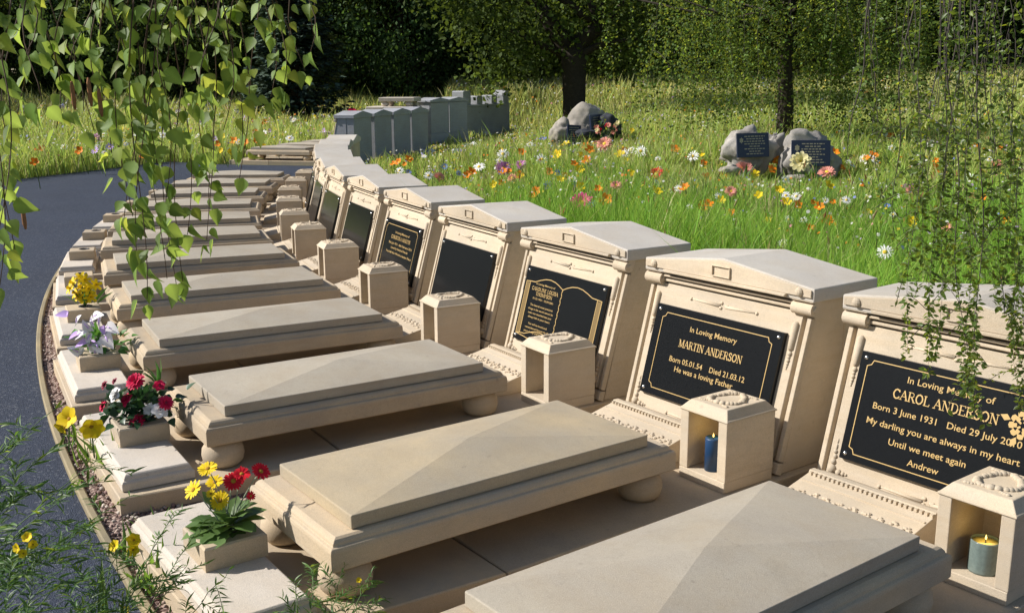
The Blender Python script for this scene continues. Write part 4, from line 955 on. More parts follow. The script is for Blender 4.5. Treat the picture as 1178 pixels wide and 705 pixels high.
def stone_plaque(root, c, n_, w_, h_, roll=0, lines=7, rose=False):
    n_ = Vector(n_).normalized(); x = Vector((0, 0, 1)).cross(n_).normalized(); y = n_.cross(x); c = Vector(c)
    x, y = x*math.cos(roll)+y*math.sin(roll), y*math.cos(roll)-x*math.sin(roll)
    f = lambda a, b, o: c+x*a+y*b+n_*o
    mb = MB(); mb.rings([[f(-w_/2, -h_/2, -.03), f(w_/2, -h_/2, -.03), f(w_/2, h_/2, -.03), f(-w_/2, h_/2, -.03)], [f(-w_/2, -h_/2, .012), f(w_/2, -h_/2, .012), f(w_/2, h_/2, .012), f(-w_/2, h_/2, .012)]])
    pl = mb.build('plaque', M['navy'], root, bevel=.003)
    mb = MB()
    for k in range(lines):
        yy = h_*(.36-.72*k/(lines-1)); half = w_*random.uniform(.2, .38); xx = -half+(w_*.1 if rose else 0)
        while xx < half:
            ww = random.uniform(.02, .05)*w_*2; mb.face([f(xx, yy-h_*.02, .0135), f(min(xx+ww, half), yy-h_*.02, .0135), f(min(xx+ww, half), yy+h_*.02, .0135), f(xx, yy+h_*.02, .0135)]); xx += ww+.012*w_*2
    if rose:
        for k in range(6):
            t = k*math.pi/3; mb.face([f(-w_*.36, h_*.2, .0135+k*1e-5), f(-w_*.36+.05*w_*math.cos(t), h_*.2+.07*w_*math.sin(t), .0135+k*1e-5), f(-w_*.36+.07*w_*math.cos(t+.5), h_*.2+.09*w_*math.sin(t+.5), .0135+k*1e-5), f(-w_*.36+.05*w_*math.cos(t+1), h_*.2+.07*w_*math.sin(t+1), .0135+k*1e-5)])
    mb.build('inscription', M['inscr'], pl)
M['navy'] = plain('dark blue plaque', (.022, .030, .060), .3, 0, .5, .2, 60); M['inscr'] = plain('pale gilt lettering', (.42, .36, .24), .5)
YB = 24.0
def gz(p): return float(ground_h(np.array([p.x]), np.array([p.y]))[0])
k = YB/1177
def ground_at(px, d): p = pix(px, 100, d); p.z = gz(p); return p
b1 = ground_at(652, YB); r = empty('boulder', b1, 0, 'small pale boulder with a dark slanted plaque, left of the bigger boulder', 'boulder', 'memorial boulders in the meadow')
zc = pix(645, 153, YB).z-b1.z
boulder_mesh('rock', (-.10, 0, zc-.02), .36, (.85, .8, .95), 1, M['rock'], r); stone_plaque(r, (.16, -.265, zc-.03), (.28, -1, .25), .33, .44, -.08)
b2 = ground_at(678, YB+.35); r = empty('boulder', b2, 0, 'largest pale boulder with a blue plaque on its shaded right face', 'boulder', 'memorial boulders in the meadow')
zc = pix(680, 142, YB+.3).z-b2.z
boulder_mesh('rock', (-.05, .1, zc-.04), .54, (.95, .75, .93), 2, M['rock'], r, (.75, -.75, .1, .62)); stone_plaque(r, (.16, -.29, zc-.02), (.70, -.75, .12), .42, .46, .05)
b3 = ground_at(702, YB+.1); r = empty('boulder', b3, 0, 'dark rounded boulder at the right end of the stone cluster', 'boulder', 'memorial boulders in the meadow')
zc = pix(702, 145, YB).z-b3.z
boulder_mesh('rock', (.0, .05, zc-.02), .35, (.85, .7, .9), 3, M['rockdark'], r)
b4 = ground_at(676, YB-.35); r = empty('boulder', b4, 0, 'low dark rock lying in front of the largest boulder', 'boulder', 'memorial boulders in the meadow')
boulder_mesh('rock', (0, 0, pix(676, 154, YB-.3).z-b4.z), .22, (1.3, .7, .5), 4, M['rockdark'], r)
fz = pix(697, 158, YB-.5); r = empty('flower_vase', fz-Vector((0, 0, .12)), 0, 'pale vase of pink and peach roses in front of the dark boulder', 'flowers')
mb = MB(); mb.lathe([(.07, -.1), (.10, 0), (.11, .13), (.09, .16)], (0, 0, 0), 16); mb.build('vase', M['rock'], r, smooth=True)
for q in range(16): bloom(r, 'rose', (random.uniform(-.24, .27), random.uniform(-.15, .1), random.uniform(.2, .46)), (random.uniform(-.5, .5), -.8, .5), .058, 7, M[['salmon', 'salmon', 'red', 'cream'][q % 4] if q % 4 != 2 or q > 7 else 'salmon'], None, layers=2, cup=.4, width=1.4, stem_from=(0, 0, .1))
leaves('foliage', M['darkleaf'], BIRCH, [Vector((random.gauss(0, .14), random.gauss(0, .07), random.uniform(.12, .42))) for _ in range(60)], rdir(60), rdir(60), rng.uniform(.06, .1, 60), r, np.ones((60, 3)))
YR = 16.5
g1 = ground_at(866, YR); r = empty('boulder', g1, 0, 'pale jagged boulder with a blue plaque, left of the tree trunk', 'boulder', 'memorial boulders in the meadow')
zc = pix(866, 170, YR).z-g1.z
boulder_mesh('rock', (0, .05, zc-.05), .41, (1.0, .62, 1.0), 11, M['rock2'], r, (.05, -1, .12, .42), .27); stone_plaque(r, (.0, -.180, zc+.05), (.1, -1, .16), .52, .38, .02, 8, True)
g2 = ground_at(897, YR+.2); r = empty('boulder', g2, 0, 'narrow pale rock with a dark foot, between the two plaque boulders', 'boulder', 'memorial boulders in the meadow')
boulder_mesh('rock', (0, .1, pix(897, 172, YR).z-g2.z), .25, (.62, .5, 1.15), 12, M['rock2'], r, None, .32)
g3 = ground_at(935, YR-.2); r = empty('boulder', g3, 0, 'wide pale boulder with a blue plaque bearing a gilt rose, behind the yellow bloom', 'boulder', 'memorial boulders in the meadow')
zc = pix(935, 178, YR).z-g3.z
boulder_mesh('rock', (0, .05, zc-.05), .475, (1.0, .6, 1.0), 17, M['rock2'], r, (-.05, -1, .12, .42), .27); stone_plaque(r, (-.03, -.205, zc+.05), (-.05, -1, .16), .60, .40, .0, 8, True)
for px, py, w_, sd, lb in ((840, 196, 25, 21, 'small pale stone in the grass, left below the plaque boulders'), (917, 208, 27, 22, 'small pale stone in the grass below the yellow bloom')):
    p = pix(px, py, YR-.7); r = empty('rock', p, 0, lb, 'rock', 'small stones before the boulders'); boulder_mesh('stone', (0, 0, 0), w_*YR/1177/2, (1, .7, .55), sd, M['rock'], r, None, .2)
p = pix(920, 190, YR-.75); r = empty('silk_flower', p-Vector((0, 0, .3)), 0, 'large pale yellow bloom standing before the right plaque boulder', 'flower')
bloom(r, 'bloom', (-.02, -.1, .36), (-.15, -1, .45), .16, 12, M['cream'], M['eyeyellow'], .22, 3, .15, width=1.5, stem_from=(0, .05, 0))
for px, py, sd in ((855, 188, 1), (930, 196, 2)):
    p = pix(px, py+8, YR-.55); p.z = gz(p); r = empty('fern_clump', p, 0, ('dark green leaf tuft at the foot of the left plaque boulder', 'dark green leaf tuft right of the large yellow bloom')[sd-1], 'plant')
    n = 26; leaves('frond', M['plantleaf'], NARROW, np.zeros((n, 3)), np.stack([rng.normal(0, .5, n), rng.normal(-.2, .4, n), np.ones(n)], 1), rdir(n), rng.uniform(.25, .42, n), r, rng.uniform(.5, 1, (n, 1))*np.ones((1, 3)), np.full(n, 1.2))

# ------------------------------------------------------------------ trees
def limb(mb, a, b, r0, r1, wob=.06, n=5):
    a, b = Vector(a), Vector(b); L = (b-a).length; pts = [a.lerp(b, t/n)+Vector((random.gauss(0, wob), random.gauss(0, wob), random.gauss(0, wob*.6)))*L*(.5 if 0 < t < n else 0) for t in range(n+1)]
    mb.tube(pts, [r0+(r1-r0)*t/n for t in range(n+1)], 9); return pts
def crown_points(nc, per, C, rad, lump=.8, low=None):
    """leaf positions gathered into clumps spread through an uneven ellipsoid"""
    u = rdir(nc); rr = rng.uniform(.35, 1, nc)**.5; cc = np.asarray(C)+u*rr[:, None]*np.asarray(rad)*(1+.22*np.sin(u[:, 0:1]*5+u[:, 2:3]*4))
    if low is not None: cc[:, 2] = np.maximum(cc[:, 2], low+rng.uniform(0, .6, nc))
    P = np.repeat(cc, per, 0)+rng.normal(0, lump*.45, (nc*per, 3))*np.array([1, 1, .7]); tint = np.repeat(rng.uniform(.55, 1.35, (nc, 1)), per, 0)*rng.uniform(.75, 1.25, (nc*per, 1))
    out = norm(P-np.asarray(C)); return P, out, tint
def wood_proto(kind):
    root = empty('woodland_tree'); mb = MB(); tp = limb(mb, (0, 0, -.3), (random.uniform(-.4, .4), 0, 4.5), .26, .12)
    for k in range(6): a = random.uniform(0, 6.28); limb(mb, tp[2+k % 3], Vector(tp[2+k % 3])+Vector((math.cos(a)*2.2, math.sin(a)*2.2, random.uniform(.6, 2.2))), .09, .02)
    mb.build('trunk', M['bark'], root, smooth=True)
    nc, per = 210, 120; P, out, tint = crown_points(nc, per, (0, 0, 4.2), (3.4, 3.0, 4.3), 1.1, .25); n = len(P)
    d = out*.5+rdir(n)*.9+np.array([[0, 0, -.25]]); col = tint*np.array([[(1, 1, 1), (1.3, 1.15, .8), (.75, .9, .95)][kind]])
    leaves('crown', M['woodleaf'], DIAMOND, P, d, rdir(n)*.7+out*.6+np.array([[0, 0, .5]]), rng.uniform(.09, .18, n), root, col, smooth=False); return root
pr_w = [wood_proto(0), wood_proto(1), wood_proto(2)]; used = [0, 0, 0]
WT = [(x, 46+random.uniform(-1.5, 1.5), random.uniform(.95, 1.25)) for x in np.arange(-27, 30, 4.4)] + [(x+2, 51+random.uniform(-1, 1), random.uniform(1.2, 1.6)) for x in np.arange(-32, 36, 5.2)] + [(x, 57, 1.7) for x in np.arange(-36, 42, 7.5)]
for i, (x, y, s) in enumerate(WT):
    kd = i % 3; t = pr_w[kd] if not used[kd] else copy_tree(pr_w[kd]); used[kd] = 1
    x += random.uniform(-1, 1); t.location = (x, y, float(ground_h(np.array([x]), np.array([y]))[0])); t.rotation_euler = (0, 0, random.uniform(0, 6.28)); t.scale = (s, s, s*random.uniform(.95, 1.15))
    tag(t, 'dark leafy tree in the shaded wood behind the meadow', 'tree', 'dark trees of the wood behind the meadow')

for i, y in enumerate(np.arange(-14, 44, 5.0)):  # out-of-view tree belt, added to darken plaque reflections and cut sky fill
    kd = i % 3; t = copy_tree(pr_w[kd]); x = -29+random.uniform(-1, 1); k = random.uniform(.95, 1.15)
    t.location = (x, y, float(ground_h(np.array([x]), np.array([y]))[0])); t.rotation_euler = (0, 0, random.uniform(0, 6.28)); t.scale = (k,)*3
    tag(t, 'dark leafy tree of the unseen belt added beyond the path', 'tree', 'dark trees of the unseen belt added beside the path')
def oak():
    b = ground_at(660, 33); root = empty('oak_tree', b, 0, 'dark tree with a forked trunk standing behind the boulder cluster', 'tree'); mb = MB()
    k = 33/1177
    f1 = pix(656, 62, 33)-b
    mb.tube([(-.0, 0, -.4), (0, 0, .2), (.02, 0, 1.0), (.0, 0, f1.z-.2), f1+Vector((0, 0, .25))], [.52, .42, .36, .40, .42], 12)
    for px, py, r0, r1 in ((622, 10, .34, .22), (690, 28, .34, .2)):
        e = pix(px, py, 33)-b; limb(mb, f1, e, r0, r1, .03); 
        for q in range(4): limb(mb, e, e+Vector((random.uniform(-2.5, 2.5), random.uniform(-1.5, 1.5), random.uniform(.8, 3.2))), r1*.7, .04, .08)
    limb(mb, f1+Vector((-.2, 0, -.1)), pix(585, 35, 32.5)-b, .14, .04); limb(mb, f1, pix(735, 45, 32.5)-b, .15, .04)
    mb.build('trunk', M['bark'], root, smooth=True)
    P, out, tint = crown_points(330, 55, (0, 0, 5.2), (4.6, 3.6, 3.2), 1.0); ok = P[:, 2] > 2.0-.35*np.abs(P[:, 0])*.5; P, out, tint = P[ok], out[ok], tint[ok]
    ok = ~((np.abs(P[:, 0]-.1) < 1.25) & (P[:, 2] < f1.z+2.0) & (P[:, 1] < .6)); P, out, tint = P[ok], out[ok], tint[ok]
    # a few lower sprays hang beside the fork, as in the picture
    for px, py, nn in ((650, 45, 160), (735, 60, 260), (600, 60, 300), (570, 80, 220), (700, 20, 260), (640, 20, 200), (760, 70, 200), (555, 95, 120)):
        c = np.array(pix(px, py, 32.6)-b); Q = c+rng.normal(0, .42, (nn, 3)); P = np.concatenate([P, Q]); out = np.concatenate([out, rdir(nn)]); tint = np.concatenate([tint, rng.uniform(.9, 2.2, (nn, 1))])
    n = len(P); leaves('crown', M['oakleaf'], DIAMOND, P, out*.4+rdir(n)+np.array([[0, 0, -.2]]), rdir(n)*.7+np.array([[0, 0, .6]]), rng.uniform(.12, .22, n), root, tint*np.array([[1.05, 1, .8]]), smooth=False)
oak()
def strands(anchor_pts, zlow, nleaf, step, leaf, mat, root, twig_r=.004, side=.15, T=SMALL, name='foliage', tintf=None, width=1.0, droop=.5, twigs=True):
    """hanging shoots: each from an anchor down to its own low point, with alternate leaves"""
    P = []; Dv = []; mbt = MB()
    for (a, zl) in zip(anchor_pts, zlow):
        p = Vector(a); path = [p.copy()]; v = Vector((random.gauss(0, .35), random.gauss(0, .35), -.8)).normalized()
        while p.z > zl and len(path) < 400:
            v = (v + Vector((random.gauss(0, .10), random.gauss(0, .10), -.16))).normalized(); p = p+v*step; path.append(p.copy())
            for _ in range(nleaf):
                q = p-v*random.uniform(0, step); d = Vector((random.gauss(0, 1), random.gauss(0, 1), random.gauss(-droop, .5))); P.append(q+d.normalized()*random.uniform(0, side)); Dv.append(d)
        if len(path) > 2 and twigs: mbt.tube(path[::2] if len(path) > 6 else path, [twig_r*(1-.7*i/len(path)) for i in range(len(path[::2] if len(path) > 6 else path))], 4)
    if twigs: mbt.build('twigs', M['twiggrey'], root, smooth=True)
    n = len(P); P = np.array([p[:] for p in P]); Dv = np.array([d[:] for d in Dv]); tint = rng.uniform(.4, 1.3, (n, 1))*np.ones((1, 3)); tint[rng.uniform(0, 1, n) < .12] *= 2.0; tint[:, 0] *= rng.uniform(.85, 1.3, n)  # random leaves brightened: sunlit highlights put into the tint
    return leaves(name, mat, T, P, Dv, rdir(n)*.8+np.array([[0, -.3, .6]]), leaf*rng.uniform(.7, 1.2, n), root, tint, np.full(n, width), smooth=False)
def weeping_tree():
    b = ground_at(904, 20.5); root = empty('weeping_tree', b, 0, 'light green weeping tree whose trunk stands between the plaque boulders', 'tree'); mb = MB()
    mb.tube([(0, 0, -.3), (.02, 0, 1.0), (-.05, .05, 2.2), (0, 0, 3.8)], [.21, .155, .14, .1], 10); anch = []; zl = []
    for k in range(34):
        a = 2*math.pi*k/34*2.4; z0 = random.uniform(1.6, 3.7); L = random.uniform(1.2, 3.8); e = Vector((math.cos(a)*L, math.sin(a)*L*.8, z0+random.uniform(.2, 1.2))); m = Vector((math.cos(a)*L*.4, math.sin(a)*L*.3, z0+.6))
        mb.tube([(0, 0, z0), m, e], [.05, .03, .01], 5)
        for q in range(15):
            t = random.uniform(.1, 1.12); p = Vector((0, 0, z0)).lerp(e, t)+Vector((random.gauss(0, .3), random.gauss(0, .3), random.uniform(0, .6))); anch.append(p)
            dist = math.hypot(p.x, p.y); zl.append(random.uniform(.5, 2.4) + (1.2 if dist < .8 else 0) - (.35 if p.x < -1.6 else 0))
    mb.build('trunk', M['bark'], root, smooth=True)
    strands(anch, zl, 4, .10, .056, M['treeleaf'], root, .006, .10, SMALL, 'crown', twigs=False)
weeping_tree()
def spruce():
    b = ground_at(340, 36); root = empty('spruce_tree', b, 0, 'dark low-branched conifer standing at the left edge of the wood', 'tree'); mb = MB(); mb.tube([(0, 0, -.3), (0, 0, 3), (0, 0, 6.5)], [.2, .12, .02], 8)
    P = []; Dv = []; N = []
    for w_ in range(22):
        z = .12+w_*.28; L = max(.2, 2.05*(1-w_/24)**.8)
        for k in range(12):
            a = random.uniform(0, 6.28); l = L*random.uniform(.75, 1.12); e = Vector((math.cos(a)*l, math.sin(a)*l, z+.12*l)); mid = Vector((math.cos(a)*l*.6, math.sin(a)*l*.6, z-.12*l)); mb.tube([(0, 0, z+.1), mid, e], [.025, .015, .005], 4)
            for q in range(60):
                t = random.uniform(.15, 1); c = (Vector((0, 0, z+.1)).lerp(mid, t*1.6) if t < .6 else mid.lerp(e, (t-.6)/.4)); sd = Vector((-math.sin(a), math.cos(a), 0))*random.choice((-1, 1))
                P.append(c+Vector((random.gauss(0, .05), random.gauss(0, .05), random.gauss(0, .04)))); Dv.append(sd*.8+Vector((math.cos(a), math.sin(a), random.uniform(-.5, .1)))); N.append(Vector((0, 0, 1)))
    mb.build('trunk', M['bark'], root, smooth=True); n = len(P)
    leaves('needles', M['needle'], DIAMOND, P, Dv, np.array([v[:] for v in N])+rdir(n)*.5, rng.uniform(.18, .34, n), root, rng.uniform(.5, 1.9, (n, 1))*np.ones((1, 3)), np.full(n, .8), smooth=False)
spruce()
# ---- foreground birch, top left
def birch():
    root = empty('birch_tree', (-2.9, .9, GZ), 0, 'birch with big toothed green leaves hanging into the upper left corner', 'tree'); b = Vector((-2.9, .9, GZ)); mb = MB()
    mb.tube([(0, 0, -.2), (.05, .03, 1.2), (.1, .1, 2.4), (.15, .15, 4.2)], [.16, .13, .11, .07], 12)
    tips = []
    for (tx, ty, tz, z0) in ((1.2, 1.5, 2.75, 2.0), (2.0, 1.6, 2.75, 2.4), (2.45, 1.3, 2.85, 2.8), (1.6, 1.05, 2.85, 2.5), (.9, 1.2, 2.7, 1.9)):
        e = Vector((tx, ty, tz)); m = Vector((.1, .1, z0)).lerp(e, .5)+Vector((0, 0, .45)); mb.tube([(.08, .08, z0), m, e], [.05, .03, .012], 7); tips.append(e+b)
    mb.build('trunk', M['barkbirch'], root, smooth=True)
    tw = MB(); P = []; Dv = []; SZ = []
    sh = random.Random(11)
    # (x at top, x at tip, y of tip in the photo, distance)
    SP = [(8, 10, 292, 1.75), (-8, 4, 262, 1.75), (25, 22, 215, 1.9), (20, 12, 180, 1.9), (48, 62, 148, 2.0), (70, 75, 92, 2.0), (60, 88, 128, 2.1), (40, 36, 118, 1.85), (90, 100, 152, 2.2), (108, 118, 118, 2.1), (128, 118, 176, 2.0), (122, 130, 205, 2.05),
          (150, 152, 262, 1.95), (160, 158, 345, 1.95), (140, 146, 250, 2.0), (172, 182, 322, 2.0), (170, 166, 300, 1.95), (190, 200, 332, 2.05), (180, 188, 232, 2.0), (205, 212, 270, 2.1), (215, 208, 325, 2.1), (225, 245, 275, 2.15), (232, 250, 240, 2.15), (240, 236, 190, 2.1),
          (255, 272, 168, 2.2), (262, 258, 150, 2.1), (275, 280, 205, 2.2), (290, 300, 150, 2.3), (300, 315, 112, 2.3), (318, 322, 100, 2.35), (335, 345, 82, 2.4), (350, 358, 60, 2.4), (352, 368, 42, 2.45), (312, 330, 70, 2.3), (196, 190, 110, 2.0), (210, 222, 120, 2.1), (245, 240, 100, 2.1), (265, 270, 85, 2.2), (160, 148, 130, 1.95), (100, 92, 70, 2.1), (30, 34, 70, 1.9), (285, 262, 70, 2.2), (178, 172, 190, 1.95), (-15, -6, 330, 1.7), (65, 50, 60, 2.0), (135, 138, 90, 2.0), (222, 228, 60, 2.1)]
    for (x0, x1, y1, d0) in SP:
        d0 *= 1.03; p0 = pix(x0, -40, d0); p1 = pix(x1, y1, d0+sh.uniform(-.12, .12)); tip = min(tips, key=lambda q: (q-p0).length)
        up = p0+Vector((sh.uniform(-.1, .05), sh.uniform(-.1, .1), .25)); path = [tip, tip.lerp(up, .6)+Vector((0, 0, .08)), p0]
        L = (p1-p0).length; n = max(3, int(L/.035))
        for j in range(14):
            t = sh.uniform(.12, 1); q = tip.lerp(tip.lerp(up, .6)+Vector((0, 0, .08)), t*2) if t < .5 else (tip.lerp(up, .6)+Vector((0, 0, .08))).lerp(p0, t*2-1)
            if prj(q)[1] > -45: continue
            d = Vector((sh.gauss(0, .6), sh.gauss(0, .5), sh.gauss(-.7, .4))).normalized(); P.append(q+d*.01); Dv.append(d); SZ.append(sh.uniform(.025, .047))
        for i in range(1, n+1):
            t = i/n; q = p0.lerp(p1, t)+Vector((math.sin(t*5+x0)*.015, math.cos(t*4+x0)*.015, 0)); path.append(q)
            for _ in range(2 if t > .1 else 1):
                if sh.random() < .5:
                    d = Vector((sh.gauss(0, .55), sh.gauss(-.1, .45), sh.gauss(-.95, .35))).normalized(); P.append(q+d*.012); Dv.append(d); SZ.append(sh.uniform(.025, .047))
        P.append(p1); Dv.append(Vector((sh.gauss(0, .2), 0, -1))); SZ.append(.042)
        path = [q-b for q in path]; tw.tube(path, [.005, .0035, .0024]+[.0015*(1-.5*i/n) for i in range(n)], 5)
    tw.build('twigs', M['twig'], root, smooth=True)
    n = len(P); P = np.array([(p-b)[:] for p in P]); Dv = np.array([d[:] for d in Dv]); nr = rdir(n)*.6+np.array([[-.4, -.75, .4]])
    tint = rng.uniform(.65, 1.25, (n, 1))*np.ones((1, 3)); k = rng.uniform(0, 1, n) < .14; tint[k] *= np.array([1.5, 1.25, 1.0]); 
    SZ = np.array(SZ); wd = rng.uniform(.8, 1.1, n); ol = [(.02, 0), (.30, .10), (.40, .24), (.36, .42), (.24, .62), (.12, .80), (.0, 1.02)]
    for q, (fo, dr) in enumerate(((.2, .15), (.5, .38), (.32, -.12))):
        i = np.arange(n) % 3 == q; leaves('foliage', M['birchleaf'], leaf_template(ol, fo, dr), P[i], Dv[i], nr[i], SZ[i], root, tint[i], wd[i], rib=1.22)
    # a few brown catkins
    cm = plain('catkin', (.34, .16, .07), .8, 0, .2, .4, 300)
    for px, py in ((84, 112), (115, 120), (27, 250), (103, 108)):
        p = pix(px, py, 2.0)-b; ct = MB(); ct.tube([p+Vector((0, 0, .03)), p+Vector((0, 0, .02)), p+Vector((.001, 0, -.012)), p+Vector((.002, 0, -.024))], [.002, .0042, .0045, .002], 8)
        ct.build('catkin', cm, root, smooth=True)
birch()
# ---- foreground weeping shoots, top right
def curtain():
    b = Vector((3.6, 2.3, GZ)); root = empty('weeping_shrub_tree', b, 0, 'small-leaved weeping tree hanging thin twigs across the upper right corner', 'tree'); mb = MB()
    mb.tube([(0, 0, -.2), (-.03, .02, 1.0), (.04, .05, 2.0), (-.1, .1, 2.9)], [.10, .085, .075, .05], 10); arms = []
    for (ex, ey, ez) in ((-1.6, 1.0, 2.95), (-2.0, 1.6, 3.1), (-1.2, 1.5, 2.9), (-2.3, .9, 3.05), (-.9, .8, 2.95), (-1.6, 2.2, 3.15), (-2.7, 1.9, 3.2)):
        e = Vector((ex, ey, ez)); mb.tube([(-.05, .08, 2.6), Vector((-.05, .08, 2.8)).lerp(e, .5)+Vector((0, 0, .5)), e], [.04, .025, .01], 6); arms.append(e)
    mb.build('trunk', M['bark'], root, smooth=True)
    tw = MB(); P = []; Dv = []; sh = random.Random(3)
    def shoot(x0, y0, x1, y1, d0, dens=1.0, rad=.0032, link_=True):
        p0 = pix(x0, y0, d0)-b; p1 = pix(x1, y1, d0+sh.uniform(-.15, .15))-b; L = (p1-p0).length; n = max(4, int(L/.03)); path = []
        if link_:
            a = min(arms, key=lambda q: (q-p0).length); path = [a, a.lerp(p0, .5)+Vector((0, 0, .12))]
            for j in range(16):
                t = sh.uniform(.1, 1); q = path[0].lerp(path[1], t*2) if t < .5 else path[1].lerp(p0, t*2-1)
                if prj(q+b)[1] > -45: continue
                d = Vector((sh.gauss(0, .8), sh.gauss(0, .8), sh.gauss(-.2, .5))).normalized(); P.append(q+d*.004); Dv.append(d)
        ph = sh.uniform(0, 6)
        for i in range(n+1):
            t = i/n; q = p0.lerp(p1, t)+Vector((math.sin(t*4+ph)+.45*math.sin(t*13+ph*2), math.cos(t*3.3+ph)+.4*math.cos(t*11+ph), 0))*.022*(L**.5); path.append(q)
            k = dens*3.6*(.22+t*t*.95)
            while k > 0:
                if sh.random() < k:
                    d = Vector((sh.gauss(0, .8), sh.gauss(0, .8), sh.gauss(-.1, .5))).normalized(); P.append(q+d*.004+Vector((0, 0, sh.uniform(-.015, .015)))); Dv.append(d)
                k -= 1
            if sh.random() < .06*dens and t > .2:    # a little side spur
                d = Vector((sh.gauss(0, 1), sh.gauss(0, 1), sh.uniform(-1.2, .1))).normalized(); m = sh.randint(4, 9); sp = [q+d*.02*j+Vector((0, 0, -.0012*j*j)) for j in range(m)]; tw.tube(sp, [.0012]*m, 3)
                for s_ in sp[1:]:
                    for _ in range(2): e = Vector((sh.gauss(0, 1), sh.gauss(0, 1), sh.gauss(-.1, .6))).normalized(); P.append(s_+e*.003); Dv.append(e)
        tw.tube(path, [rad*1.6]*(2 if link_ else 0)+[rad*(1-.75*i/n) for i in range(n+1)], 5)
    # the long shoots in front of the nearest headstone
    for x0, x1, y1, d in ((1052, 1046, 405, 3.0), (1085, 1071, 425, 3.0), (1105, 1103, 432, 3.05), (1115, 1124, 470, 3.0), (1108, 1110, 445, 3.1), (1140, 1160, 400, 3.0), (1158, 1168, 440, 3.1), (1170, 1176, 380, 3.0), (1060, 1058, 380, 3.2), (1096, 1088, 330, 3.1), (1126, 1118, 455, 3.05), (1148, 1142, 350, 3.2), (1078, 1062, 340, 2.9), (1168, 1156, 320, 2.9), (1098, 1085, 410, 3.0), (1112, 1096, 300, 2.9), (1130, 1130, 300, 3.2), (1040, 1062, 250, 3.3), (1180, 1172, 470, 3.1)):
        shoot(x0, -60, x1, y1, d, 1.9 + (y1 > 390)*.9, .0034 if x1 in (1103, 1124) else .0016)
    # the curtain over the meadow
    for k in range(18):
        x0 = sh.choice((1006, 1022, 1050, 1082, 1104, 1126, 1156, 1174))+sh.gauss(0, 4.5); y1 = sh.choice((sh.uniform(120, 260), sh.uniform(180, 330))); y1 = min(y1, 150+(x0-985)*1.2+sh.uniform(0, 60)); shoot(x0, -60, x0+sh.gauss(-4, 14), y1, sh.uniform(3.2, 4.6), sh.uniform(.6, 1.5), sh.choice((.0013, .0020, .0042)))
    for k in range(9):
        x0 = sh.uniform(760, 1010); y1 = sh.uniform(40, 180) if x0 > 860 else sh.uniform(20, 130); shoot(x0, -60, x0+sh.gauss(-4, 12), y1, sh.uniform(4.0, 5.2), sh.uniform(.7, 1.2), .0013)
    tw.build('twigs', M['twiggrey'], root, smooth=True); n = len(P); P = np.array([p[:] for p in P]); Dv = np.array([d[:] for d in Dv]); tint = rng.uniform(.6, 1.35, (n, 1))*np.ones((1, 3)); k = rng.uniform(0, 1, n) < .15; tint[k] *= np.array([1.5, 1.25, .8])
    leaves('foliage', M['weepleaf'], SMALL, P, Dv, rdir(n)*.8+np.array([[-.4, -.3, .5]]), rng.uniform(.012, .025, n), root, tint, rng.uniform(.5, .9, n), smooth=False)
curtain()
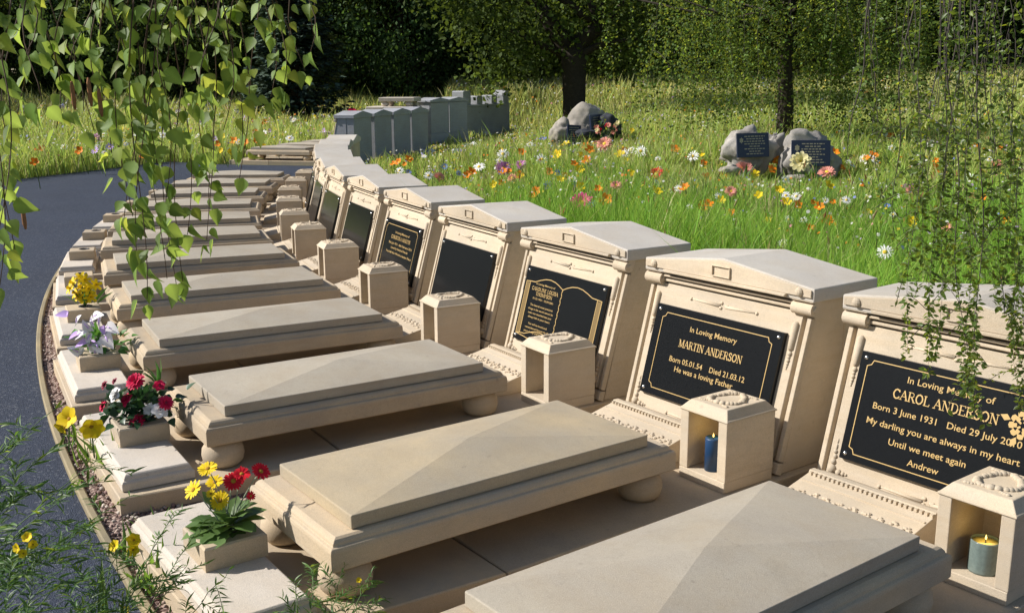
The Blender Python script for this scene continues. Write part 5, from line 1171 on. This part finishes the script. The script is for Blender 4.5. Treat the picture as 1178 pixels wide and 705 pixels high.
# ---- feathery plants, bottom left
def feathery(x, y, label, stems, flowers=(), sz=.055, blades_=0):
    """stems: (px, py, dist) tips of shoots in the survey; all rise from one root"""
    b = Vector((x, y, GZ)); root = empty('feathery_plant', b, 0, label, 'plant', 'narrow-leaved plants beside the path'); tw = MB(); P = []; Dv = []; sh = random.Random(int(x*100)); SZ = []
    for (px, py, d) in stems:
        e = pix(px, py, d)-b; m = Vector((e.x*.35, e.y*.35, e.z*.72)); n = 24; path = []
        for i in range(n+1):
            t = i/n; q = Vector((0, 0, 0)).lerp(m, t).lerp(m.lerp(e, t), t)+Vector((sh.gauss(0, .003), sh.gauss(0, .003), 0)); path.append(q)
            if t > .22:
                for s in (0, 1, 2)[:2 if sh.random() < .6 else 3]:
                    tg = (e-m).normalized(); d_ = (tg*.75+Vector((sh.gauss(0, .7), sh.gauss(0, .7), sh.gauss(.1, .45)))).normalized(); P.append(q); Dv.append(d_); SZ.append(sz*sh.uniform(.6, 1.15)*(1.1-.5*t))
        tw.tube(path, [.0032*(1-.75*i/n) for i in range(n+1)], 5)
        # side twigs
        for j in range(6, n, 2):
            q = path[j]; tg = (path[j]-path[j-1]).normalized(); d_ = (tg+Vector((sh.gauss(0, .8), sh.gauss(0, .8), sh.gauss(.05, .3)))).normalized(); mm = sh.randint(5, 10); sp = [q+d_*.018*i+Vector((0, 0, -.0008*i*i)) for i in range(mm)]; tw.tube(sp, [.0011]*mm, 3)
            for i, s_ in enumerate(sp[1:]):
                for w_ in (-1, 1):
                    sd = d_.cross(Vector((0, 0, 1))).normalized()*w_; P.append(s_); Dv.append(d_*.8+sd*.75+Vector((sh.gauss(0, .15), sh.gauss(0, .15), sh.gauss(.1, .25)))); SZ.append(sz*sh.uniform(.5, .85))
    tw.build('stems', M['stem'], root, smooth=True)
    n = len(P); P = np.array([p[:] for p in P]); Dv = np.array([d[:] for d in Dv]); tint = rng.uniform(.55, 1.25, (n, 1))*np.ones((1, 3)); k = rng.uniform(0, 1, n) < .12; tint[k] *= np.array([1.9, 1.4, .8])
    leaves('foliage', M['plantleaf'], NARROW, P, Dv, rdir(n)*.6+np.array([[0, -.2, .8]]), np.array(SZ), root, tint, rng.uniform(.7, 1.1, n))
    for (px, py, d, r, nx, nz) in flowers:
        c = pix(px, py, d)-b
        f_ = bloom(root, 'trumpet_flower', c, (nx, -.7, nz), r*d/1177, 6, M['yellow'], M['eye'], .2, 1, .75, T=BROAD, width=1.5, stem_from=c+Vector((sh.uniform(-.02, .02), .02, -.10)))
    if blades_:
        n = blades_; Pb = np.stack([rng.normal(0, .16, n), rng.normal(0, .12, n), np.zeros(n)], 1); leaves('blade', M['plantleaf'], NARROW, Pb, np.stack([rng.normal(0, .35, n), rng.normal(0, .3, n), np.ones(n)], 1), rdir(n), rng.uniform(.22, .5, n), root, rng.uniform(.8, 1.7, (n, 1))*np.ones((1, 3)), np.full(n, .55))
feathery(-1.62, 2.15, 'feathery green plant with two yellow trumpet flowers leaning over the kerb', [(62, 470, 2.6), (20, 500, 2.5), (-10, 560, 2.4), (125, 520, 2.7), (40, 560, 2.4), (90, 560, 2.6), (150, 570, 2.7), (75, 600, 2.5), (10, 540, 2.4), (55, 520, 2.5), (30, 610, 2.4), (110, 600, 2.6), (-5, 600, 2.3)], [(80, 482, 2.65, 15, -.2, .5), (105, 490, 2.68, 15, .4, -.3), (72, 490, 2.62, 10, -.4, -.4)], .058)
feathery(-1.75, 1.75, 'feathery plant with small orange-yellow pods in the bottom left corner', [(20, 590, 2.1), (-20, 620, 2.1), (55, 640, 2.2), (80, 610, 2.2), (5, 540, 2.1), (100, 660, 2.2), (30, 660, 2.1)], [(32, 618, 2.1, 7, 0, .6), (38, 626, 2.1, 6, .3, .4), (20, 630, 2.1, 6, -.3, .2), (27, 636, 2.1, 6, 0, .2)], .05, 90)
feathery(-1.3, 1.55, 'dense low clump of narrow green leaves filling the bottom left edge', [(10, 690, 1.9), (60, 680, 1.95), (110, 690, 2.0), (150, 700, 2.0), (-20, 660, 1.9), (85, 700, 1.9), (35, 670, 2.0), (130, 680, 2.1), (70, 655, 2.1)], [], .045, 160)
feathery(-1.05, 2.1, 'leafy plant with small yellow flowers straddling the kerb at the bottom edge', [(135, 630, 2.6), (175, 640, 2.6), (200, 590, 2.7), (235, 600, 2.75), (160, 660, 2.5), (265, 655, 2.7), (110, 690, 2.4), (215, 650, 2.6)], [(132, 628, 2.6, 8, -.3, .6), (154, 621, 2.65, 9, .3, .5), (153, 632, 2.62, 8, .3, .1), (145, 702, 2.5, 6, 0, .5)], .045, 70)
feathery(-.52, 2.3, 'low narrow-leaved plant before the second ledger, at the bottom edge', [(360, 655, 2.85), (395, 650, 2.9), (428, 655, 2.9), (340, 675, 2.8), (410, 680, 2.85), (435, 685, 2.9), (380, 672, 2.85)], [(413, 667, 2.88, 4, 0, .5)], .045)
for i, (px, py, d) in enumerate(((115, 545, 4.3), (135, 560, 4.2), (98, 515, 4.6), (170, 655, 3.4), (190, 690, 3.2))):
    p = pix(px, py, d); p.z = GZ; r = empty('grass_tuft', p, 0, 'small tuft of narrow grass growing in the gravel strip', 'grass tuft', 'grass tufts in the gravel strip'); n = 30
    leaves('blade', M['plantleaf'], NARROW, np.stack([rng.normal(0, .04, n), rng.normal(0, .04, n), np.zeros(n)], 1), np.stack([rng.normal(0, .6, n), rng.normal(0, .6, n), np.ones(n)], 1), rdir(n), rng.uniform(.08, .19, n), r, rng.uniform(.6, 1.3, (n, 1))*np.ones((1, 3)), np.full(n, .6))
